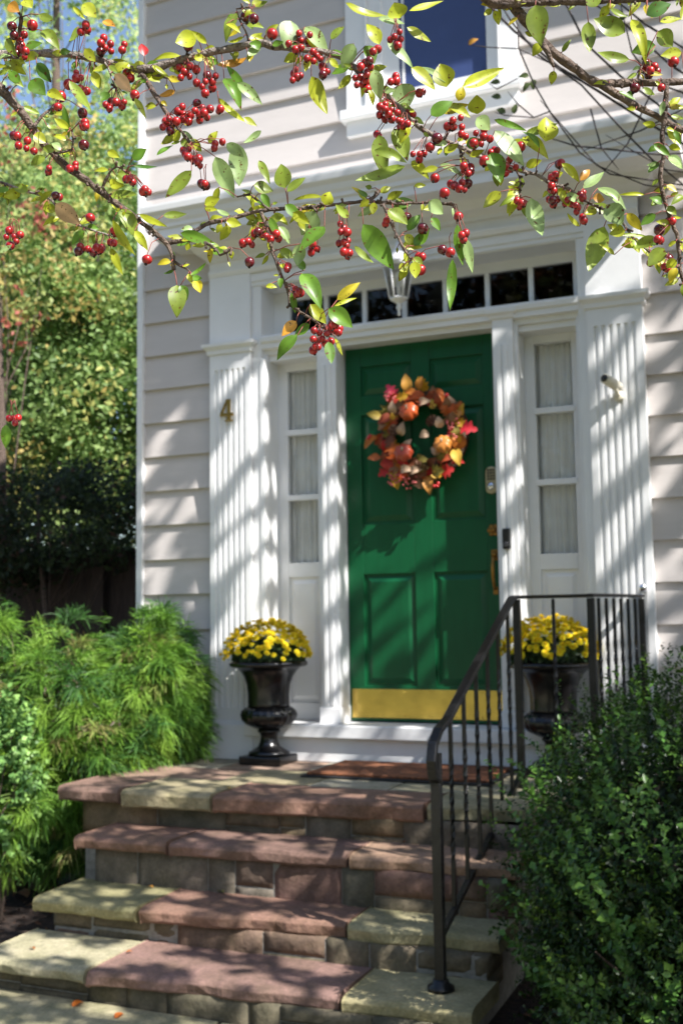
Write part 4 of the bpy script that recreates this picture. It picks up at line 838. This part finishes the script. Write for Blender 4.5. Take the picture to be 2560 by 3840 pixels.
for x, y in ((1214, 175), (1216, 190), (1150, 225), (1160, 260), (1180, 262), (1148, 190), (1075, 103), (1410, 30), (1225, 182), (1420, 50)):
    q = MB(); p = at(x, y, 3.4); a = random.uniform(0, 6); q.leaf(p, p+np.array([math.cos(a), .02, math.sin(a)])*.035, (0, -1, .2), .022, (.08, .11, .03) if x != 1075 else (.5, .25, .04)); q.obj('leaf', FOL, sh)
#==SPLIT2==
# ================================================================== FRUIT TREE BRANCHES IN THE FOREGROUND
ct = thing('crabapple_tree', 'crabapple tree with red fruit and yellow green leaves arching across the top', 'tree', (.35, -4.75, -.83))
BR = {  # name: (points, distance start, distance end, radius start, end, material)
 'A':  ([(-60,140),(0,200),(50,258),(75,295),(105,335),(150,380),(200,415),(250,455),(300,490),(350,530),(385,560),(397,592),(400,620)], 1.12, 1.16, .0048, .0022, BARK),
 'A1': ([(400,600),(415,612),(432,618),(438,626)], 1.16, 1.15, .0016, .0008, BARK),
 'A2': ([(385,560),(396,556),(425,552),(450,530),(470,517),(490,510),(540,500),(590,485),(625,480),(700,478),(784,468),(844,462),(904,468),(985,465),(1040,470)], 1.16, 1.14, .0026, .0014, BARK),
 'A3': ([(425,551),(460,552),(480,560),(497,572),(507,588),(520,580),(532,572)], 1.16, 1.12, .0018, .0012, BARK),
 'A4': ([(598,484),(612,520),(625,575),(645,630),(660,665),(665,700),(683,714),(708,728),(733,745),(758,765)], 1.15, 1.12, .0020, .0012, BARK),
 'A5': ([(844,462),(868,445),(870,438)], 1.15, 1.15, .0024, .0014, BARK),
 'A6': ([(879,470),(899,515),(924,565),(944,597)], 1.14, 1.12, .0016, .0012, BARK),
 'A7': ([(620,482),(590,460),(575,445),(545,452)], 1.15, 1.17, .0014, .0009, BARK),
 'A8': ([(250,455),(236,432),(245,410),(256,390),(272,380),(290,395)], 1.14, 1.12, .0018, .0010, BARK),
 'A9': ([(75,295),(100,262),(125,245),(140,225)], 1.12, 1.14, .0016, .0009, BARK),
 'A10':([(125,352),(165,345),(170,320),(165,300)], 1.13, 1.12, .0014, .0009, BARK),
 'B':  ([(-60,124),(0,125),(75,124),(150,122),(200,132),(250,142),(300,155),(325,165),(358,172),(385,178)], 1.22, 1.25, .0056, .0022, BARK_P),
 'B2': ([(318,162),(370,152),(425,135),(475,122),(525,112),(575,103),(605,98),(625,107),(650,108),(700,115),(740,118),(784,130),(809,150),(849,190),(894,222),(924,255),(959,290),(994,310),(1054,337),(1104,360),(1154,381),(1184,390),(1234,401),(1264,422),(1299,430),(1324,447),(1349,465),(1389,483),(1424,505),(1459,555),(1494,582),(1540,600)], 1.24, 1.16, .0046, .0010, BARK_P),
 'B3': ([(325,168),(350,205),(368,238),(385,262),(405,288),(425,312),(440,330)], 1.24, 1.20, .0030, .0014, BARK),
 'B4': ([(1054,337),(1062,370),(1066,395)], 1.2, 1.18, .0016, .0010, BARK),
 'B5': ([(1184,390),(1196,410),(1193,455)], 1.2, 1.18, .0014, .0009, BARK),
 'B6': ([(240,141),(250,160),(265,200)], 1.23, 1.2, .0012, .0008, BARK_P),
 'B7': ([(560,104),(572,92),(540,20),(585,15)], 1.23, 1.22, .0013, .0008, BARK),
 'B8': ([(40,124),(45,80),(50,40)], 1.2, 1.17, .0030, .0018, BARK),
 'C':  ([(1110,-60),(1164,0),(1184,20),(1214,55),(1244,95),(1274,125),(1309,150),(1349,180),(1379,193),(1434,190),(1509,190),(1600,186)], 1.06, 1.10, .0058, .0030, BARK),
 'C1': ([(1240,92),(1258,122),(1270,152)], 1.07, 1.06, .0036, .0012, BARK),
 'C2': ([(1379,193),(1419,220),(1459,245),(1494,260),(1568,300),(1620,320)], 1.08, 1.12, .0040, .0024, BARK),
 'C3': ([(1529,192),(1526,260),(1519,310),(1524,350),(1514,400),(1519,440),(1534,490),(1554,540),(1561,625),(1585,690)], 1.09, 1.12, .0026, .0016, BARK),
 'C4': ([(1130,6),(1209,3),(1350,-2),(1470,-4),(1600,-12)], 1.05, 1.1, .0056, .0040, BARK),
 'C5': ([(1462,190),(1468,160),(1480,140)], 1.09, 1.1, .0016, .0010, BARK),
 'D1': ([(-40,410),(0,418),(60,438),(115,455),(150,500),(200,525),(250,540)], 1.30, 1.28, .0018, .0010, BARK_P),
}
BP = []
for nme, (pts, d0, d1, r0, r1, m) in BR.items():
    q = MB(); L = [0]
    for a, b in zip(pts, pts[1:]): L.append(L[-1]+math.dist(a, b))
    # resample with a little knobbly wobble
    n = max(4, int(L[-1]/14)); W = []; R = []
    for i in range(n+1):
        s_ = L[-1]*i/n; j = max(k for k in range(len(L)) if L[k] <= s_+1e-6); j = min(j, len(pts)-2); f = (s_-L[j])/(L[j+1]-L[j]+1e-9)
        x = pts[j][0]+(pts[j+1][0]-pts[j][0])*f; y = pts[j][1]+(pts[j+1][1]-pts[j][1])*f; dd = d0+(d1-d0)*i/n
        W.append(at(x+random.uniform(-1, 1), y+random.uniform(-1, 1), dd)); R.append((r0+(r1-r0)*i/n)*random.uniform(.86, 1.2)); BP.append((x, y, dd, nme))
    # long limbs carry on out of the picture to the trunk
    if nme in ('A', 'B', 'D1'): W = [np.array([.62, -4.60, 1.45 if nme != 'D1' else 1.1])]+W; R = [R[0]*2.2]+R
    if nme == 'C': W = [np.array([.75, -4.75, 2.05]), at(850, -620, 1.0)]+W; R = [.016, .010]+R
    if nme == 'C4': W = [at(1050, -60, 1.04)]+W; R = [R[0]]+R
    q.tube(W, R, 8); q.obj('branch', m, ct)
q = MB(); q.tube([(.35, -4.75, -.83), (.36, -4.74, -.2), (.33, -4.72, .5), (.45, -4.68, 1.1), (.62, -4.6, 1.45), (.75, -4.75, 2.05), (1.0, -4.9, 2.7)], [.085, .07, .062, .055, .042, .032, .01], 12); q.obj('trunk', BARK, ct)
BPa = np.array([(x, y, d) for x, y, d, _ in BP])
def near(x, y):
    i = np.argmin((BPa[:, 0]-x)**2+(BPa[:, 1]-y)**2); return BPa[i]
HUE_LIGHT = {'g': (.13, .26, .025), 'd': (.08, .18, .03), 'y': (.42, .46, .03), 'Y': (.56, .46, .03), 'p': (.33, .46, .17), 'o': (.62, .30, .04), 'r': (.5, .02, .02), 'e': (.65, .42, .22), 'k': (.24, .32, .04)}  # pale p carries sunlight in its colour, dark d carries shade
LV = """440,392,380,455,28,k 407,655,407,728,36,k 415,655,430,690,20,g 545,330,550,430,38,p 495,360,538,455,36,p 450,80,403,100,36,y 415,128,348,138,12,y 500,150,570,135,22,o 543,30,517,95,24,k
570,40,580,68,18,p 520,55,553,75,12,y 668,48,655,110,42,p 700,62,755,125,30,p 570,128,605,92,18,p 545,190,603,240,22,p 715,175,748,263,38,y 515,180,555,250,28,g 500,225,565,283,16,y 402,208,365,222,16,o 264,170,302,212,26,e
160,185,210,255,20,k 70,185,105,218,34,g 85,145,120,190,24,d 97,70,137,112,26,k 90,33,125,48,18,k 20,10,45,27,24,o 55,0,75,18,26,y 190,10,222,40,30,y 168,15,197,45,10,y 237,48,266,62,18,o 332,128,325,100,20,r 195,112,220,142,20,y
215,165,230,205,20,y 310,225,336,272,12,y 55,245,92,262,14,k 78,310,107,328,26,y 108,288,132,294,10,k 148,245,160,320,14,g 305,366,337,342,24,g 248,348,275,362,16,y 305,380,362,384,8,d 360,357,398,333,12,g 255,450,315,447,24,k
280,480,315,548,30,k 320,492,385,522,14,y 375,495,430,492,16,k 415,535,495,560,22,g 260,505,310,588,18,y 255,570,282,632,16,y 128,468,185,515,34,e 310,530,340,575,18,y 595,368,620,422,16,k 655,432,645,376,36,k 660,440,702,408,22,k
583,425,627,440,28,k 600,445,620,477,16,g 502,430,490,478,16,y 745,470,758,440,26,y 740,452,672,458,10,y 470,478,500,482,12,y 728,490,692,540,44,p 745,520,688,575,38,g 690,560,682,612,26,p 693,628,738,708,36,g 670,672,678,720,14,g
438,632,475,604,10,g 440,636,465,641,14,g 610,658,637,660,12,y 683,770,634,826,26,g 711,745,677,772,24,g 680,738,647,772,22,o 754,709,810,752,34,g 774,689,827,648,20,Y 766,704,820,683,8,y 713,699,749,745,26,y 754,785,761,836,22,g 769,775,787,818,10,y
794,7,884,40,20,y 918,42,905,6,40,y 939,25,1018,2,14,y 871,102,842,53,28,y 934,62,989,97,20,y 889,97,949,155,22,p 869,42,929,55,25,p 839,105,859,147,34,g 812,100,784,157,30,p 859,160,874,230,28,p 922,192,936,250,46,p 944,155,999,205,30,y
1025,200,1010,146,44,y 960,155,1028,190,14,p 1061,200,1156,157,28,y 989,265,1039,232,30,g 1014,258,1076,240,20,Y 1052,232,1062,198,20,Y 1096,262,1094,218,36,y 1094,270,1125,298,30,p 1134,275,1209,300,14,g 1205,307,1280,285,18,k 1251,325,1254,268,44,y
1199,315,1259,363,28,y 1136,300,1204,382,38,p 1129,350,1149,420,38,g 1019,350,1054,330,20,y 1070,335,1108,322,24,g 869,310,885,410,34,k 904,295,936,370,36,k 860,345,935,372,22,k 929,382,814,418,26,k 1009,378,1064,405,16,p 945,370,985,410,20,y
1149,440,1109,478,24,y 1179,430,1169,497,28,y 1219,455,1243,545,36,p 1205,460,1215,505,22,k 1289,375,1331,418,18,y 1339,432,1386,395,22,p 1332,415,1354,388,16,o 1361,455,1388,458,20,o 1371,432,1439,480,24,p 1394,470,1429,517,40,p 1439,490,1474,530,20,Y
1479,447,1419,447,8,y 1386,520,1349,625,42,k 1504,545,1449,570,22,k 1419,540,1489,543,8,k 1504,492,1469,518,18,g 1524,570,1486,612,30,k 1519,635,1580,630,10,y 1229,12,1242,105,44,k 1350,50,1352,122,30,k 1434,75,1362,45,42,k 1449,45,1484,142,24,y 1444,137,1369,122,22,k
1504,105,1449,120,30,g 1509,72,1544,107,34,k 1484,35,1540,8,32,d 1514,50,1564,42,16,y 1564,120,1516,128,24,y 834,515,904,620,44,g 814,565,857,605,14,k 904,478,949,460,26,g 892,482,935,516,34,k 984,462,1017,492,30,p 935,530,965,492,20,g 951,565,986,525,24,g
929,540,954,562,18,y 1049,515,1061,610,26,g 1064,545,1084,627,24,p 1039,595,1033,715,20,g 916,620,940,610,20,y 952,600,954,640,22,y 950,428,978,425,10,y 1005,385,965,395,14,y 1410,585,1375,560,10,y 14,975,14,1030,20,g 0,580,30,562,14,p 20,170,55,200,18,k
560,490,600,512,16,y 530,520,505,552,20,y 470,470,505,455,22,y 655,470,690,505,22,g 640,520,665,560,20,p 700,620,680,590,16,g 620,500,640,545,16,g 800,500,770,470,18,k 1170,340,1215,325,24,y 1300,445,1340,470,18,p 1238,340,1200,300,14,g 870,230,905,262,18,p
475,100,440,70,14,y 610,80,640,55,14,y 760,90,790,60,20,k 350,150,390,180,14,y 1330,520,1300,490,10,y 1420,210,1460,230,12,g 1500,330,1540,360,16,g 1560,330,1530,300,20,y 1568,450,1540,470,16,k 1500,440,1530,430,12,y 990,500,1010,530,18,g 120,440,90,470,14,y
180,60,160,100,18,k 15,90,40,130,20,k 45,190,20,160,20,g 110,210,150,230,20,y 600,300,560,330,14,p 560,270,590,290,14,y 520,330,560,360,22,p 480,330,500,300,16,y 560,200,520,150,16,g 1030,240,1080,270,22,y 1290,120,1310,90,10,k 1400,20,1440,40,14,k 1370,15,1350,-20,30,k"""
lf = MB(); pt = MB(); nl_ = 0
def put_leaf(bx, by, tx, ty, w_, h, extra=0):
    x0, y0, d0 = near(bx, by); dd = d0-.012+random.uniform(-.02, .02)+extra; tilt = random.uniform(-.35, .35); Lpx = math.dist((bx, by), (tx, ty))
    Lm = Lpx*K*dd/FPX; b = at(bx, by, dd); t = at(tx, ty, dd+tilt*Lm)
    nv = -FW+RT*random.uniform(-.45, .45)+UP*random.uniform(-.1, .6)
    c = np.array(HUE_LIGHT[h])*random.uniform(.82, 1.15)
    lf.leaf(b, t, nv, w_*1.25*K*dd/FPX, tuple(c), random.uniform(.1, .4), random.uniform(-.12, .14), .012, 9, 'ovate', .14)
    if math.dist((x0, y0), (bx, by)) < 75:
        a = at(x0, y0, d0); pt.tube([a, (a+b)/2+UP*.002, b], .0005, 5)
for tok in LV.split():
    v = tok.split(','); put_leaf(*map(float, v[:5]), v[5])
for i in range(560):       # lesser leaves on spurs along the branches
    x, y, d, nme = random.choice(BP)
    if y > 640 or nme in ('C', 'C1', 'C2', 'A') and random.random() < .7: continue
    a = random.uniform(-.6, 3.8); r = random.uniform(3, 22); L = random.uniform(12, 42); bx, by = x+r*math.cos(a), y+r*math.sin(a)
    put_leaf(bx, by, bx+L*math.cos(a+random.uniform(-.4, .4)), by+L*math.sin(a), L*random.uniform(.3, .6), random.choice('gkyypyyYyk'), .02)
lf.obj('leaves', LEAF, ct)['kind'] = 'stuff'
CL = """28,60,1,0 45,85,3,16 75,58,1,0 48,118,5,20 195,68,3,15 240,105,6,24 285,110,2,12 158,194,1,0 140,222,1,0 132,245,2,8 190,260,1,0 195,290,3,9 193,333,1,0 252,240,4,13 275,238,4,13 190,210,3,12 178,175,3,12 310,218,1,0 295,180,3,14
430,162,7,26 475,190,8,28 420,265,7,24 465,258,8,26 385,285,6,18 505,255,2,8 430,350,4,13 455,372,4,13 500,330,3,14 470,423,3,7 300,413,3,9 335,440,4,9 208,500,1,0 262,532,2,8 255,558,2,7 232,570,2,6 338,596,1,0 112,390,2,8 65,335,4,24 35,315,2,10
30,548,6,24 30,965,4,14 170,385,3,12 130,450,2,8 190,570,4,14 220,575,3,10 432,105,1,0 583,43,1,0 565,38,1,0 625,78,1,0 690,98,9,30 722,130,6,20 680,175,5,16 745,165,4,14 570,558,3,13 573,602,1,0 628,540,5,20 595,535,3,12 785,525,4,18 790,560,4,16 797,582,3,10
720,572,4,14 662,615,2,6 682,670,5,10 735,778,9,26 768,755,7,16 722,797,2,8 909,88,5,20 858,118,2,10 840,150,5,18 835,188,8,22 905,185,3,14 895,262,9,26 880,240,4,16 925,285,4,12 865,312,2,7 965,213,2,8 940,262,2,9 1003,318,1,0 987,338,1,0 960,358,4,15
1045,285,5,24 1105,318,6,26 1135,345,3,11 1195,337,1,0 1112,370,1,0 1060,310,2,12 1075,390,5,13 1058,428,5,20 1035,425,2,7 998,409,1,0 1020,443,1,0 1170,385,5,20 1193,468,4,11 1285,376,2,6 1270,408,3,9 1265,432,3,9 1268,462,4,14 1300,462,4,13 1335,448,3,9 1325,480,3,10 1340,503,2,6
933,500,1,0 970,525,1,0 888,512,2,8 1052,497,1,0 1065,540,3,12 1015,573,1,0 1033,580,1,0 965,620,1,0 968,590,2,7 1490,158,6,20 1545,142,1,0 1457,202,1,0 1520,195,2,8 1513,528,1,0 1540,508,2,6 1495,597,2,8 1533,595,1,0 1525,615,2,8 1515,550,2,8 910,100,2,10 1480,410,0,0"""
bl_ = []
for tok in CL.split():
    x, y, n, s_ = map(float, tok.split(','))
    for i in range(int(n)):
        a = i*2.4+x; r = s_*math.sqrt((i+.3)/max(1, n)) if n > 1 else 0
        bl_.append((x+r*math.cos(a)+random.uniform(-2, 2)*(n > 1), y+r*math.sin(a)*.9+random.uniform(-2, 2)*(n > 1), random.uniform(7.0, 10.8) if n > 1 else random.uniform(11.5, 13.5), x, y, random.random() < .3))
bl_.sort(key=lambda b: -b[2])
protos = {}
def berry_mb(): q = MB(); q.ball((0, 0, 0), 1, 16, 12, (1, 1, .94)); return q
skb = MB(); cal = MB(); rest = MB()
for i, (x, y, rp, cx_, cyy, dark) in enumerate(bl_):
    x0, y0, d0 = near(cx_, cyy-20); dd = d0-.01+random.uniform(-.015, .02); rm = rp*K*dd/FPX; p = at(x, y, dd); m = BERRY_D if dark else BERRY
    lean = Vector((random.uniform(-.5, .5), random.uniform(-.5, .5), 1))
    if i < 100:
        if m.name not in protos: o = berry_mb().obj('berry', m); protos[m.name] = o
        else: o = protos[m.name].copy(); COL.objects.link(o)
        o.parent = ct; o.location = Vector(p)-ct.location; o.scale = (rm, rm, rm*random.uniform(.95, 1.12)); o.rotation_euler = (random.uniform(-.4, .4), random.uniform(-.4, .4), random.uniform(0, 6))
    else: rest.ball(p, rm, 14, 10, (1, 1, random.uniform(.95, 1.1)))
    up = np.array([0, 0, 1.]); dn_ = -up+RT*random.uniform(-.5, .5)-FW*random.uniform(-.1, .5); dn_ /= np.linalg.norm(dn_)
    cal.tube([p+dn_*rm*.9, p+dn_*rm*1.22], [rm*.34, rm*.22], 6)
    if math.dist((x0, y0), (x, y)) < 90: a = at(x0+random.uniform(-3, 3), y0+random.uniform(-3, 3), d0)
    else: a = at(cx_+random.uniform(-6, 6), cyy-46, dd)
    tp = p+up*rm*.85; md = (a+tp)/2+up*.004+RT*random.uniform(-.003, .003); skb.tube([a, md, tp], .00045, 5)
o = rest.obj('berries', BERRY, ct); o['kind'] = 'stuff'
for o in (skb.obj('fruit_stalks', STALK, ct), pt.obj('leaf_stalks', STALK, ct), cal.obj('calyx_tips', CALYX, ct)): o['kind'] = 'stuff'
# knobbly fruiting spurs
sp = MB()
for i in range(170):
    x, y, d, nme = random.choice(BP)
    a = random.uniform(0, 6.3); L = random.uniform(5, 14); p0 = at(x, y, d); p1 = at(x+L*math.cos(a), y+L*math.sin(a), d-.004); sp.tube([p0, (p0+p1)/2, p1], [.0018, .0012, .0015], 6)
sp.obj('spurs', BARK, ct)['kind'] = 'stuff'
